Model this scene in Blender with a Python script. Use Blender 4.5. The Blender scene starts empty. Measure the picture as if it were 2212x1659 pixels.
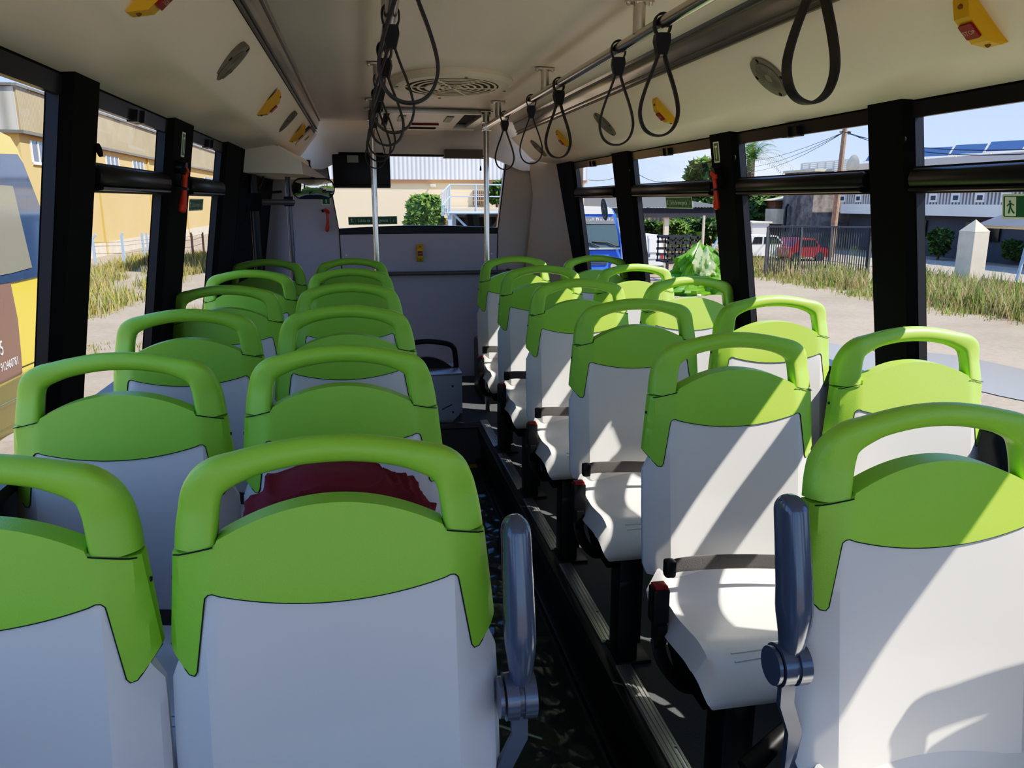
import bpy, bmesh, math, random
from math import sin, cos, pi, radians, atan, sqrt, hypot
from mathutils import Vector, Matrix, noise
from mathutils.geometry import delaunay_2d_cdt
random.seed(7)
C = bpy.context.scene.collection
sc = bpy.context.scene
# ------------------------------------------------------------------ camera model (image taken as 2212 x 1659)
F, CX, CY = 1700.0, 1106.0, 829.5
TH = atan((CY-435.0)/F); PS = atan((CX-775.0)*cos(TH)/F)
ZC = 1.38                                     # camera height above the seat platform (z = 0)
fw = Vector((sin(PS)*cos(TH), cos(PS)*cos(TH), -sin(TH)))
rt = Vector((cos(PS), -sin(PS), 0)); up = Vector((sin(PS)*sin(TH), cos(PS)*sin(TH), cos(TH)))
GZ = ZC-2.6                                   # ground outside
def at(x, y, X=None, Y=None, Z=None, D=None):
    """point of the place seen at a photo pixel on the plane X=, Y=, Z= (world) or at depth D"""
    r = fw+rt*((x-CX)/F)-up*((y-CY)/F)
    t = D if D else X/r.x if X is not None else Y/r.y if Y is not None else (Z-ZC)/r.z
    return Vector((r.x*t, r.y*t, ZC+r.z*t))
# ------------------------------------------------------------------ materials
def nd(m, t, **k):
    n = m.node_tree.nodes.new(t)
    for a, b in k.items():
        if a in n.inputs: n.inputs[a].default_value = b
        else: setattr(n, a, b)
    return n
def mat(name, col, rough=.5, metal=0, spec=.5, var=0, vscale=8, bump=0, bscale=60, coat=0, trans=0):
    m = bpy.data.materials.new(name); m.use_nodes = True
    b = m.node_tree.nodes['Principled BSDF']; L = m.node_tree.links
    c = (*col, 1)
    b.inputs['Base Color'].default_value = c
    b.inputs['Roughness'].default_value = rough; b.inputs['Metallic'].default_value = metal
    b.inputs['Specular IOR Level'].default_value = spec
    b.inputs['Coat Weight'].default_value = coat; b.inputs['Coat Roughness'].default_value = .12
    m.diffuse_color = c
    if var or bump:
        tc = nd(m, 'ShaderNodeTexCoord')
    if var:
        n = nd(m, 'ShaderNodeTexNoise', Scale=vscale, Detail=5.0); L.new(tc.outputs['Object'], n.inputs['Vector'])
        r = nd(m, 'ShaderNodeValToRGB'); L.new(n.outputs['Fac'], r.inputs['Fac'])
        r.color_ramp.elements[0].position = .3; r.color_ramp.elements[1].position = .7
        r.color_ramp.elements[0].color = (*[v*(1-var) for v in col], 1); r.color_ramp.elements[1].color = (*[min(1, v*(1+var)) for v in col], 1)
        L.new(r.outputs['Color'], b.inputs['Base Color'])
    if bump:
        n2 = nd(m, 'ShaderNodeTexNoise', Scale=bscale, Detail=3.0); L.new(tc.outputs['Object'], n2.inputs['Vector'])
        bp = nd(m, 'ShaderNodeBump', Strength=bump, Distance=.002); L.new(n2.outputs['Fac'], bp.inputs['Height'])
        L.new(bp.outputs['Normal'], b.inputs['Normal'])
    if trans:
        t = nd(m, 'ShaderNodeBsdfTranslucent', Color=(*[min(1, v*1.4) for v in col], 1))
        mx = nd(m, 'ShaderNodeMixShader', Fac=trans)
        L.new(b.outputs[0], mx.inputs[1]); L.new(t.outputs[0], mx.inputs[2])
        L.new(mx.outputs[0], m.node_tree.nodes['Material Output'].inputs['Surface'])
    return m
def glass(name, tint=(1, 1, 1), refl=.75, rough=0.0):
    m = bpy.data.materials.new(name); m.use_nodes = True; nt = m.node_tree
    for n in list(nt.nodes):
        if n.type == 'BSDF_PRINCIPLED': nt.nodes.remove(n)
    t = nd(m, 'ShaderNodeBsdfTransparent', Color=(*tint, 1)); g = nd(m, 'ShaderNodeBsdfGlossy', Roughness=rough)
    f = nd(m, 'ShaderNodeFresnel', IOR=1.45); mu = nd(m, 'ShaderNodeMath', operation='MULTIPLY'); mu.inputs[1].default_value = refl
    mx = nd(m, 'ShaderNodeMixShader'); L = nt.links
    ge = nd(m, 'ShaderNodeNewGeometry'); mr = nd(m, 'ShaderNodeMapRange'); mr.inputs['To Min'].default_value = 1.45; mr.inputs['To Max'].default_value = 1/1.45
    L.new(ge.outputs['Backfacing'], mr.inputs['Value']); L.new(mr.outputs[0], f.inputs['IOR'])
    L.new(f.outputs[0], mu.inputs[0]); L.new(mu.outputs[0], mx.inputs[0]); L.new(t.outputs[0], mx.inputs[1]); L.new(g.outputs[0], mx.inputs[2])
    L.new(mx.outputs[0], nt.nodes['Material Output'].inputs['Surface'])
    return m
def bands(name, c1, c2, scale, axis, rough=.6, dist=.0, prof='SIN', metal=0):
    """corrugated sheet: bands along one object axis, also as bump"""
    m = mat(name, c1, rough, metal); b = m.node_tree.nodes['Principled BSDF']; L = m.node_tree.links
    tc = nd(m, 'ShaderNodeTexCoord'); w = nd(m, 'ShaderNodeTexWave', Scale=scale, Distortion=dist)
    w.bands_direction = axis; w.wave_profile = prof
    L.new(tc.outputs['Object'], w.inputs['Vector'])
    n = nd(m, 'ShaderNodeTexNoise', Scale=.7, Detail=6.0); L.new(tc.outputs['Object'], n.inputs['Vector'])
    mx = nd(m, 'ShaderNodeMixRGB', Color1=(*c1, 1), Color2=(*c2, 1)); L.new(w.outputs['Fac'], mx.inputs['Fac'])
    m2 = nd(m, 'ShaderNodeMixRGB', blend_type='OVERLAY'); m2.inputs['Fac'].default_value = .35
    L.new(mx.outputs[0], m2.inputs['Color1']); L.new(n.outputs['Fac'], m2.inputs['Color2']); L.new(m2.outputs[0], b.inputs['Base Color'])
    bp = nd(m, 'ShaderNodeBump', Strength=.6, Distance=.03); L.new(w.outputs['Fac'], bp.inputs['Height']); L.new(bp.outputs['Normal'], b.inputs['Normal'])
    return m
M = dict(
 green=mat('lime_plastic', (.33,.58,.065), .42, bump=.15, bscale=500),
 grey=mat('pale_grey_plastic', (.66,.635,.595), .33),
 seam=mat('dark_seam', (.02,.025,.02), .8),
 cream=mat('off_white_panel', (.92,.86,.785), .5),
 ceil=mat('ceiling_white', (.93,.865,.82), .45),
 lilac=mat('grey_wall_panel', (.56,.515,.52), .5, bump=.2, bscale=300),
 beige=mat('beige_corner_panel', (.60,.52,.44), .5),
 black=mat('black_frame', (.006,.006,.0065), .8, spec=.15, bump=.15, bscale=200),
 black2=mat('satin_black_plastic', (.009,.009,.0105), .36, spec=.4),
 rubber=mat('strap_rubber', (.030,.030,.034), .5),
 steel=mat('stainless_steel', (.66,.64,.60), .2, 1),
 alu=mat('ribbed_aluminium', (.50,.50,.47), .38, .85),
 silver=mat('silver_metal_sheet', (.62,.62,.63), .35, .7),
 strip=mat('light_strip_cover', (.33,.32,.30), .16, .3, coat=.5),
 stripdark=mat('strip_channel', (.16,.155,.145), .4, .3),
 floor=mat('dark_vinyl_floor', (.06,.064,.066), .55, var=.35, vscale=240),
 riser=mat('speckled_grey_vinyl', (.15,.15,.16), .6, var=.35, vscale=220),
 slate=mat('slate_armrest_plastic', (.105,.12,.148), .18, coat=.4),
 yellow=mat('stop_yellow', (.72,.46,.02), .4),
 yell2=mat('screw_recess_shade', (.22,.11,.01), .6),  # darker yellow paints the shade of the screw recesses
 red=mat('stop_red', (.30,.012,.014), .35),
 orange=mat('hammer_red', (.62,.06,.018), .35),
 white=mat('white_paint', (.80,.80,.79), .4),
 pink=mat('stop_lettering', (.75,.55,.50), .5),
 lume=mat('photoluminescent_rim', (.80,.86,.66), .5),
 sgreen=mat('sign_green', (.035,.16,.08), .4),
 sblue=mat('sign_blue', (.03,.20,.42), .4),
 label=mat('white_label', (.45,.45,.44), .6),
 speaker=mat('speaker_grille', (.27,.26,.23), .6, .2),
 maroon=mat('maroon_cloth', (.19,.017,.026), .9, bump=.4, bscale=420),
 brass=mat('brass', (.45,.30,.10), .3, 1),
 belt=mat('belt_webbing', (.085,.08,.08), .75, bump=.5, bscale=700),
 dark=mat('dark_void', (.004,.004,.004), .8),
 sill=mat('blue_black_sill', (.02,.03,.05), .35),
 tan=mat('dust_box', (.20,.17,.13), .6),
 wet=mat('puddle_water', (.22,.195,.175), .12, spec=.35),
)
M['gun'] = mat('gunmetal_tube', (.15,.15,.16), .35, .7)
M['pane'] = glass('window_glass', refl=.35); M['film'] = glass('plastic_film', (.60,.74,.70), .8, .12)
M['mirror'] = mat('mirror_glass', (.9,.9,.9), .02, 1)
# crinkled film
_b = nd(M['film'], 'ShaderNodeBump', Strength=.3, Distance=.02); _n = nd(M['film'], 'ShaderNodeTexVoronoi', Scale=14.0)
_t = nd(M['film'], 'ShaderNodeTexCoord'); M['film'].node_tree.links.new(_t.outputs['Object'], _n.inputs['Vector'])
M['film'].node_tree.links.new(_n.outputs[0], _b.inputs['Height'])
for _q in M['film'].node_tree.nodes:
    if _q.type == 'BSDF_GLOSSY': M['film'].node_tree.links.new(_b.outputs[0], _q.inputs['Normal'])
# frit dots for the window edge
# ------------------------------------------------------------------ mesh builder
class MB:
    def __init__(s): s.v = []; s.f = []; s.m = []
    def add(s, vs, fs, mi=0):
        o = len(s.v); s.v += [Vector(p) for p in vs]
        for f in fs: s.f.append([i+o for i in f]); s.m.append(mi)
        return s
    def box(s, lo, hi, mi=0, mtx=None, bev=0):
        (a, b, c), (d, e, f) = lo, hi
        if bev:
            bm = bmesh.new(); bmesh.ops.create_cube(bm, size=1)
            for v in bm.verts: v.co = Vector((a+(v.co.x+.5)*(d-a), b+(v.co.y+.5)*(e-b), c+(v.co.z+.5)*(f-c)))
            bmesh.ops.bevel(bm, geom=bm.edges[:], offset=bev, segments=2, affect='EDGES', profile=.6)
            vs = [v.co.copy() for v in bm.verts]; bm.verts.index_update(); fs = [[v.index for v in q.verts] for q in bm.faces]; bm.free()
        else:
            vs = [(a,b,c),(d,b,c),(d,e,c),(a,e,c),(a,b,f),(d,b,f),(d,e,f),(a,e,f)]
            fs = [(3,2,1,0),(4,5,6,7),(0,1,5,4),(1,2,6,5),(2,3,7,6),(3,0,4,7)]
        if mtx: vs = [mtx @ Vector(v) for v in vs]
        return s.add(vs, fs, mi)
    def sweep(s, path, prof, mi=0, close=False, cap=True, upv=(0,1,0)):
        """prof: list (per path point or one) of (a,b) section points; a along 'side', b along upv-ish"""
        n = len(path); P = [Vector(p) for p in path]; U = Vector(upv); rings = []
        for i in range(n):
            t = (P[(i+1) % n]-P[i-1]) if close else (P[min(i+1, n-1)]-P[max(i-1, 0)])
            t.normalize(); u = (U-t*U.dot(t)); u.normalize(); sd = t.cross(u)
            pr = prof[i] if isinstance(prof[0], list) else prof
            rings.append([P[i]+sd*a+u*b for a, b in pr])
        k = len(rings[0]); vs = [p for r in rings for p in r]; fs = []
        for i in range(n if close else n-1):
            j = (i+1) % n
            for q in range(k): fs.append((i*k+q, i*k+(q+1) % k, j*k+(q+1) % k, j*k+q))
        if cap and not close:
            fs.append(tuple(range(k-1, -1, -1))); fs.append(tuple((n-1)*k+q for q in range(k)))
        return s.add(vs, fs, mi)
    def tube(s, path, r, mi=0, seg=12, close=False, upv=None):
        P = [Vector(p) for p in path]
        if upv is None:
            d = (P[-1]-P[0]); upv = (0, 0, 1) if d.length < 1e-6 or abs(d.normalized().z) < .8 else (0, 1, 0)
        if isinstance(r, (list, tuple)): pr = [[(cos(2*pi*q/seg)*ri, sin(2*pi*q/seg)*ri) for q in range(seg)] for ri in r]
        else: pr = [(cos(2*pi*q/seg)*r, sin(2*pi*q/seg)*r) for q in range(seg)]
        return s.sweep(path, pr, mi, close, True, upv)
    def disc(s, c, ax, r, h, mi=0, seg=24, ry=None):
        """cylinder centred at c along axis ax"""
        a = Vector(ax).normalized(); return s.tube([Vector(c)-a*h/2, Vector(c)+a*h/2], r, mi, seg)
    def prism(s, poly, fn, d0, d1, mi=0):
        """2-D polygon mapped by fn(u,v,d), extruded from d0 to d1 (fan free: ngon caps)"""
        n = len(poly); vs = [fn(u, v, d0) for u, v in poly]+[fn(u, v, d1) for u, v in poly]
        fs = [tuple(range(n-1, -1, -1)), tuple(range(n, 2*n))]+[(i, (i+1) % n, n+(i+1) % n, n+i) for i in range(n)]
        return s.add(vs, fs, mi)
    def grid(s, fn, nu, nv, mi=0, cu=False):
        vs = [fn(i/(nu-1), j/(nv-1)) for i in range(nu) for j in range(nv)]
        return s.add(vs, [(i*nv+j, (i+1)*nv+j, (i+1)*nv+j+1, i*nv+j+1) for i in range(nu-1) for j in range(nv-1)], mi)
    def region(s, poly, fn, d0, d1, step=.014, mi=0, holes=()):
        """2-D polygon filled with a fine triangulation, front at d0, back at d1, walls between"""
        def dens(p):
            o = []
            for i in range(len(p)):
                a, b = Vector(p[i]), Vector(p[(i+1) % len(p)]); k = max(1, int((b-a).length/step))
                o += [a.lerp(b, j/k) for j in range(k)]
            return o
        loops = [dens(poly)]+[dens(h) for h in holes]
        def inside(q, p):
            c = False
            for i in range(len(p)):
                a, b = p[i], p[i-1]
                if (a.y > q.y) != (b.y > q.y) and q.x < (b.x-a.x)*(q.y-a.y)/(b.y-a.y)+a.x: c = not c
            return c
        def near(q, p): return min((a-q).length_squared for a in p) < (step*.55)**2
        pts = [v for l in loops for v in l]; ed = []; o = 0; faces = []
        for l in loops:
            n = len(l); ed += [(o+i, o+(i+1) % n) for i in range(n)]; o += n
        xs = [v.x for v in loops[0]]; ys = [v.y for v in loops[0]]
        y = min(ys)
        while y < max(ys):
            x = min(xs)
            while x < max(xs):
                q = Vector((x, y))
                if inside(q, loops[0]) and not any(inside(q, l) for l in loops[1:]) and not near(q, pts[:o]): pts.append(q)
                x += step
            y += step
        r = delaunay_2d_cdt(pts, ed, [], 0, 1e-6)
        V, T = r[0], r[2]
        T = [t for t in T if (lambda c: inside(c, loops[0]) and not any(inside(c, l) for l in loops[1:]))(sum((V[i] for i in t), Vector((0, 0)))/len(t))]
        n = len(V); cnt = {}
        for t in T:
            for i in range(len(t)):
                a, b = t[i], t[(i+1) % len(t)]; cnt[(a, b)] = 1
        fs = [tuple(t) for t in T]+[tuple(n+i for i in reversed(t)) for t in T]
        fs += [(b, a, n+a, n+b) for (a, b) in cnt if (b, a) not in cnt]
        return s.add([fn(v.x, v.y, d0) for v in V]+[fn(v.x, v.y, d1) for v in V], fs, mi)
    def mesh(s, name, mats, smooth=True, ang=35):
        me = bpy.data.meshes.new(name); me.from_pydata([tuple(v) for v in s.v], [], s.f)
        for m in mats: me.materials.append(M[m] if isinstance(m, str) else m)
        me.polygons.foreach_set('material_index', s.m); me.update()
        bm = bmesh.new(); bm.from_mesh(me); bmesh.ops.recalc_face_normals(bm, faces=bm.faces); bm.to_mesh(me); bm.free()
        if smooth:
            me.shade_smooth(); me.set_sharp_from_angle(angle=radians(ang))
        return me
    def build(s, name, mats, parent=None, smooth=True, ang=35, loc=None):
        o = bpy.data.objects.new(name, s.mesh(name, mats if isinstance(mats, (list, tuple)) else [mats], smooth, ang))
        C.objects.link(o)
        if parent: o.parent = parent
        if loc: o.location = loc
        return o
def tag(o, label, cat, group=None):
    o['label'] = label; o['category'] = cat
    if group: o['group'] = group
    return o
def thing(name, loc, label, cat, group=None, rz=0):
    o = bpy.data.objects.new(name, None); C.objects.link(o); o.location = loc; o.rotation_euler = (0, 0, rz); o.empty_display_size = .1
    return tag(o, label, cat, group)
def struct(o): o['kind'] = 'structure'; return o
def dup(o, parent=None):
    c = o.copy(); C.objects.link(c); c.parent = parent
    for ch in list(o.children): dup(ch, c)
    return c
def lettering(txt, size, fn, m, parent, name='lettering', align='CENTER', sx=1):
    """flat text mesh mapped by fn(u,v)->world/local point"""
    cu = bpy.data.curves.new('t', 'FONT'); cu.body = txt; cu.size = size; cu.align_x = align; cu.align_y = 'CENTER'; cu.resolution_u = 3
    o = bpy.data.objects.new('t', cu); C.objects.link(o)
    bpy.context.view_layer.update()
    me = bpy.data.meshes.new_from_object(o.evaluated_get(bpy.context.evaluated_depsgraph_get()))
    for v in me.vertices: v.co = fn(v.co.x*sx, v.co.y)
    me.materials.clear(); me.materials.append(M[m]); me.name = name
    bpy.data.objects.remove(o); bpy.data.curves.remove(cu)
    r = bpy.data.objects.new(name, me); C.objects.link(r)
    if parent: r.parent = parent
    return r
def smooth_path(pts, k=6):
    P = [Vector(p) for p in pts]; o = []
    for i in range(len(P)-1):
        a, b, c, d = P[max(i-1, 0)], P[i], P[i+1], P[min(i+2, len(P)-1)]
        for j in range(k):
            t = j/k
            o.append(.5*((2*b)+(c-a)*t+(2*a-5*b+4*c-d)*t*t+(3*b-a-3*c+d)*t**3))
    return o+[P[-1]]
def sellipse(w, h, n=3.0, seg=16):
    o = []
    for i in range(seg):
        a = 2*pi*(i+.5)/seg; c, s_ = cos(a), sin(a)
        o.append((math.copysign(abs(c)**(2/n), c)*w/2, math.copysign(abs(s_)**(2/n), s_)*h/2))
    return o
def frame(o, x, y):
    """orthonormal mapping: origin, u axis, v axis -> function (u,v,d=0); d along the normal u x v"""
    o = Vector(o); x = Vector(x).normalized(); y = Vector(y); y = (y-x*x.dot(y)).normalized(); n = x.cross(y)
    return lambda u, v, d=0: o+x*u+y*v+n*d
def rrect(w, h, r, k=4, cx=0, cy=0):
    o = []
    for qx, qy, a0 in ((1,1,0), (-1,1,90), (-1,-1,180), (1,-1,270)):
        for j in range(k+1):
            a = radians(a0+90*j/k); o.append((cx+qx*(w/2-r)+r*cos(a), cy+qy*(h/2-r)+r*sin(a)))
    return o
def ellipse(rx, ry, n=28, cx=0, cy=0): return [(cx+rx*cos(2*pi*i/n), cy+ry*sin(2*pi*i/n)) for i in range(n)]

# ================================================================== SEATS
TOP = 1.07
def hw(d):                                                   # half width of the seat at depth d below the top
    ks = [(0,.1855),(.04,.1925),(.14,.211),(.28,.2255),(.40,.2285),(.52,.2285),(.66,.2285)]
    for (a, p), (b, q) in zip(ks, ks[1:]):
        if d <= b: return p+(q-p)*(max(d, a)-a)/(b-a)
    return ks[-1][1]
def surf(x, d, t):                                           # x, depth below top, thickness behind the face
    w = hw(d); e = abs(x)/w; f = .745
    back = 0.0
    if e > f: back = (.014+.022*min(1, max(0, (d-.12)/.16)))*((e-f)/(1-f))
    if e > .955: back += .010*((e-.955)/.045)**2
    hollow = .012*(1-min(e/f, 1)**2)*min(1, max(0, (d-.2)/.2))
    y = -.14*d+back+hollow
    if t > 0: y = max(y, -.14*d)+t - (back if t > .02 else 0)*0.55
    return Vector((x, y, TOP-d))
def hump(x): return .086+.041*(x/.15)**2
def make_seat():
    r = thing('bus_seat', (0,0,0), 'seat', 'seat', 'grey and green bus seats in four columns')
    # grey backrest shell
    top = [(x/100, hump(x/100)+.004) for x in range(-15, 16, 1)]
    pl = top+[(.165,.143),(.196,.20),(.204,.28),(.216,.305),(.226,.33)]+[(hw(d)-.0005, d) for d in (.36,.42,.48,.52)]
    pl += [(.228,.565),(.222,.585),(-.222,.585),(-.228,.565)]+[(-hw(d)+.0005, d) for d in (.52,.48,.42,.36)]+[(-.226,.33),(-.216,.305),(-.204,.28),(-.196,.20),(-.165,.143)]
    MB().region(pl, lambda x, d, t: surf(x, d, t)+Vector((0,.0015,0)), 0, .034, .014).build('backrest', 'grey', r, ang=22)
    # green cap with wings
    arc = lambda x: .2235-.026*(x/.166)**2
    def corner(x, d, rx): return [(x-rx*.95, d+.000), (x-rx*.35, d+rx*.12), (x-rx*.08, d+rx*.45), (x+.0008, d+rx)]
    cap = [(x/100, hump(x/100)) for x in range(-15, 16)]+[(.153,.1345),(.17,.1395),(hw(.147),.1475)]
    cap += [(hw(d)-.0002, d) for d in (.17,.2,.24,.27,.282)]
    cap += [(.2035,.3085),(.198,.3145),(.1905,.3145),(.1865,.308)]
    cap += [(.171,.212)]+[(.1695,.2045),(.165,.1995),(.159,.1985)]
    cap += [(x/100, arc(x/100)) for x in range(15, -16, -1)]
    cap += [(-.159,.1985),(-.165,.1995),(-.1695,.2045),(-.171,.212),(-.1865,.308),(-.1905,.3145),(-.198,.3145),(-.2035,.3085)]
    cap += [(-hw(d)+.0002, d) for d in (.282,.27,.24,.2,.17)]+[(-hw(.147),.1475),(-.17,.1395),(-.153,.1345)]
    m = MB(); m.region(cap, lambda x, d, t: surf(x, d, t)-Vector((0,.001,0)), 0, .040, .011)
    lo = cap[cap.index((.2035,.3085))-1:cap.index((-.2035,.3085))+2]
    m.tube([surf(x, d, 0)-Vector((0,.0006,0)) for x, d in lo], .0010, 1, 5, upv=(0,1,0))
    for sg in (-1, 1):
        m.tube([surf(sg*x, d, 0)-Vector((0,.0042,0)) for x, d in ((.155,.1343),(.16,.1358),(.17,.1385),(.18,.1412),(.19,.1438),(.20,.1462),(.2085,.1485))], .0011, 1, 5, upv=(0,1,0))
    for sg in (-1, 1): m.disc(surf(sg*(hw(.19)-.001), .19, .012), (1,0,0), .0035, .006, 1, 8)
    m.build('headrest_cap', ['green','seam'], r, ang=24)
    # grab handle
    hp = [(.182,.1465,.057),(.1795,.122,.057),(.176,.098,.055),(.1715,.077,.053),(.163,.058,.051),(.147,.0455,.048),(.123,.0370,.042),(.092,.0285,.039),(.045,.0208,.038),(0,.0185,.038)]
    full = [(-x, d, w) for x, d, w in hp]+[(x, d, w) for x, d, w in reversed(hp[:-1])]
    sp = smooth_path([Vector((x, d, w)) for x, d, w in full], 3)
    path, pr = [], []
    for v in sp:
        e = max(0, min(1, (abs(v.x)-.10)/.07))
        path.append(Vector((v.x, -.14*v.y+.020, TOP-v.y)))
        pr.append(sellipse(v.z, .040+.004*e, 2.2+1.8*e, 16))
    m = MB().sweep(path, pr, 0, upv=(0,1,0))
    for v in m.v:
        d = max(0, TOP-v.z); f = min(1, abs(v.x)/hw(max(d, .05))); k = max(0, min(1, (d-.03)/.06))
        if f > .745: v.y += k*.022*((f-.745)/.255)**1.25
    m.build('grab_handle', 'green', r, ang=50)
    # seat pan: waterfall sheet with raised sides
    prof = smooth_path([(0,-.062,.505),(0,-.088,.472),(0,-.136,.442),(0,-.19,.432),(0,-.255,.436),(0,-.305,.440),(0,-.345,.434),(0,-.380,.419),(0,-.405,.397),(0,-.417,.372),(0,-.413,.357)], 4)
    n = len(prof)
    def pan(u, v, off=0):
        i = u*(n-1); k = min(int(i), n-2); p = prof[k].lerp(prof[k+1], i-k)
        x = (v-.5)*2; a = abs(x); w = .213-.022*max(0, (u-.74)/.26)**2
        mid = max(0, min(1, (u-.05)/.2))*max(0, min(1, (.95-u)/.35))
        z = p.z+(.020*mid)*a**3-.004*(1-a*a)*mid
        y = p.y
        if a > .93: z -= .055*((a-.93)/.07)**1.5*max(0, min(1, (.92-u)/.35))
        xx = x*w if a < .93 else math.copysign(.93*w+(a-.93)/.07*.030, x)
        return Vector((xx, y, z-off))
    m = MB(); m.grid(lambda u, v: pan(u, v), n, 33)
    m.grid(lambda u, v: Vector(((v-.5)*.40, -.06-.33*u, .385-.012*u)), 8, 5)
    for x0 in (.0, .055):                                     # embossed arcs on the pan
        m.tube([pan(.60+x0-.03*(1-(q/8)**2), .5+q/8*.33)+Vector((0,0,.0008)) for q in range(-8, 9)], .0016, 0, 6)
    o = m.build('seat_pan', 'grey', r, ang=60)
    # black support, pedestal
    m = MB(); m.prism([(-.06,.41),(-.07,.36),(-.15,.29),(-.32,.29),(-.385,.345),(-.38,.38),(-.2,.40)], lambda u, v, d: Vector((d, u, v)), -.185, .185)
    m.build('under_frame', 'black', r, ang=30)
    m = MB(); m.box((-.162,-.375,.0), (-.097,-.29,.34), bev=.006); m.box((-.165,-.40,0), (-.06,-.265,.012), bev=.003)
    m.box((-.097,-.365,.05), (-.085,-.30,.33), bev=.003)
    m.build('pedestal', 'black2', r, ang=30)
    # belt
    m = MB(); pts = smooth_path([(-.212,-.150,.548),(-.17,-.146,.553),(-.06,-.132,.543),(.06,-.132,.532),(.17,-.142,.520),(.222,-.15,.50)], 5)
    m.sweep(pts, sellipse(.0030, .040, 5, 12), 0, upv=(0,-.15,1))
    m.box((-.222,-.168,.530), (-.196,-.142,.572), 1, bev=.007)
    b = m.build('seat_belt', ['belt','black2'], r, ang=40)
    m = MB(); m.box((-.256,-.185,.425), (-.216,-.145,.512), bev=.006); m.prism([(-.15,.43),(-.19,.425),(-.19,.38),(-.17,.35),(-.15,.38)], lambda u, v, d: Vector((d, u, v)), -.246, -.222)
    m.sweep(smooth_path([(-.236,-.165,.38),(-.228,-.19,.33),(-.20,-.25,.30),(-.17,-.29,.31)], 4), sellipse(.004, .034, 4, 8), 0, upv=(1,0,0))
    bk = m.build('buckle', 'black2', b, ang=40)
    MB().box((-.252,-.182,.510), (-.220,-.150,.519), bev=.003).build('release_button', 'red', bk)
    return r
def make_armrest(sx):
    """raised armrest in seat coordinates on side sx"""
    x = sx*.254; m = MB()
    path = smooth_path([(x,-.043,.700),(x,-.046,.74),(x,-.040,.80),(x,-.024,.875),(x,-.014,.918),(x,-.0115,.930),(x,-.0100,.938),(x,-.0092,.943),(x,-.0088,.9455)], 5)
    k = len(path)
    pr = []
    for i in range(k):
        zz = path[i].z; t = (zz-.700)/.2455; s_ = math.sqrt(max(.004, 1-max(0, (zz-.921)/.0250)**2)); g = .66+.40*min(1, t/.28)-.10*max(0, (t-.3)/.7)
        pr.append(sellipse(.042*s_*g, .062*s_*g, 3, 18))
    m.sweep(path, pr, 0, upv=(0,-1,0))
    m.box((x-.012,-.062,.675), (x+.012,-.026,.73), bev=.004)
    o = m.build('armrest', 'slate', None, ang=50)
    m = MB()
    for q in (-.016, .010): m.disc((x+q+.002,-.045,.680), (1,0,0), .034, .018, 0, 28)
    m.disc((x+.0,-.045,.680), (1,0,0), .030, .04, 0, 20); m.disc((x-.029,-.045,.680), (1,0,0), .030, .006, 0, 28)
    m.build('hinge', 'slate', o, ang=40)
    m = MB(); m.sweep([(x,-.043,.65),(x,-.043,.61),(x-sx*.024,-.035,.55),(x-sx*.024,-.03,.36)], [(-.012,-.006),(.012,-.006),(.012,.006),(-.012,.006)], 0, upv=(0,1,0))
    m.build('bracket', 'slate', o)
    return o
SX = dict(lw=-.516, la=-.054, ra=.882, rw=1.371); Y0, PITCH = 1.04, .70
COLN = dict(lw='left window-side column', la='left aisle-side column', ra='right aisle-side column', rw='right window-side column')
ORD = ['nearest', 'second nearest', 'third nearest', 'fourth', 'fifth', 'farthest']
proto = make_seat(); first = True; seats = {}
for col in ('la', 'lw', 'ra', 'rw'):
    for i in range(6):
        s = proto if first else dup(proto); first = False
        s.location = (SX[col], Y0+PITCH*i-(.27 if (col, i) == ('rw', 0) else 0), 0); seats[col, i] = s
        extra = {'la': 'shaded ', 'lw': 'shaded ', 'ra': 'part-sunlit ', 'rw': 'sunlit '}[col]
        if col == 'rw':
            o_ = {0: 'just outside the frame', 1: 'nearest', 2: 'second', 3: 'third', 4: 'fourth', 5: 'farthest'}[i]
            lab = f'sunlit green-topped grey bus seat, {o_} in view in the right window-side column' if i > 0 else f'green-topped grey bus seat by the right windows, {o_}'
        else: lab = f'{extra}green-topped grey bus seat, {ORD[i]} in the {COLN[col]}'
        if (col, i) == ('la', 0): lab = 'nearest shaded green-topped grey bus seat in the left aisle-side column, slate armrest raised'
        if (col, i) == ('ra', 0): lab = 'nearest green-topped grey bus seat right of the aisle, slate armrest raised on its left'
        if (col, i) == ('la', 1): lab = 'green-topped grey bus seat holding the maroon cloth, second in the left aisle-side column'
        s['label'] = lab
for ch in list(seats['ra', 0].children):
    if ch.name.startswith('seat_belt'):
        for q in list(ch.children_recursive)+[ch]: bpy.data.objects.remove(q)
for key, sx in ((('la', 0), 1), (('ra', 0), -1)):
    make_armrest(sx).parent = seats[key]

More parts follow.
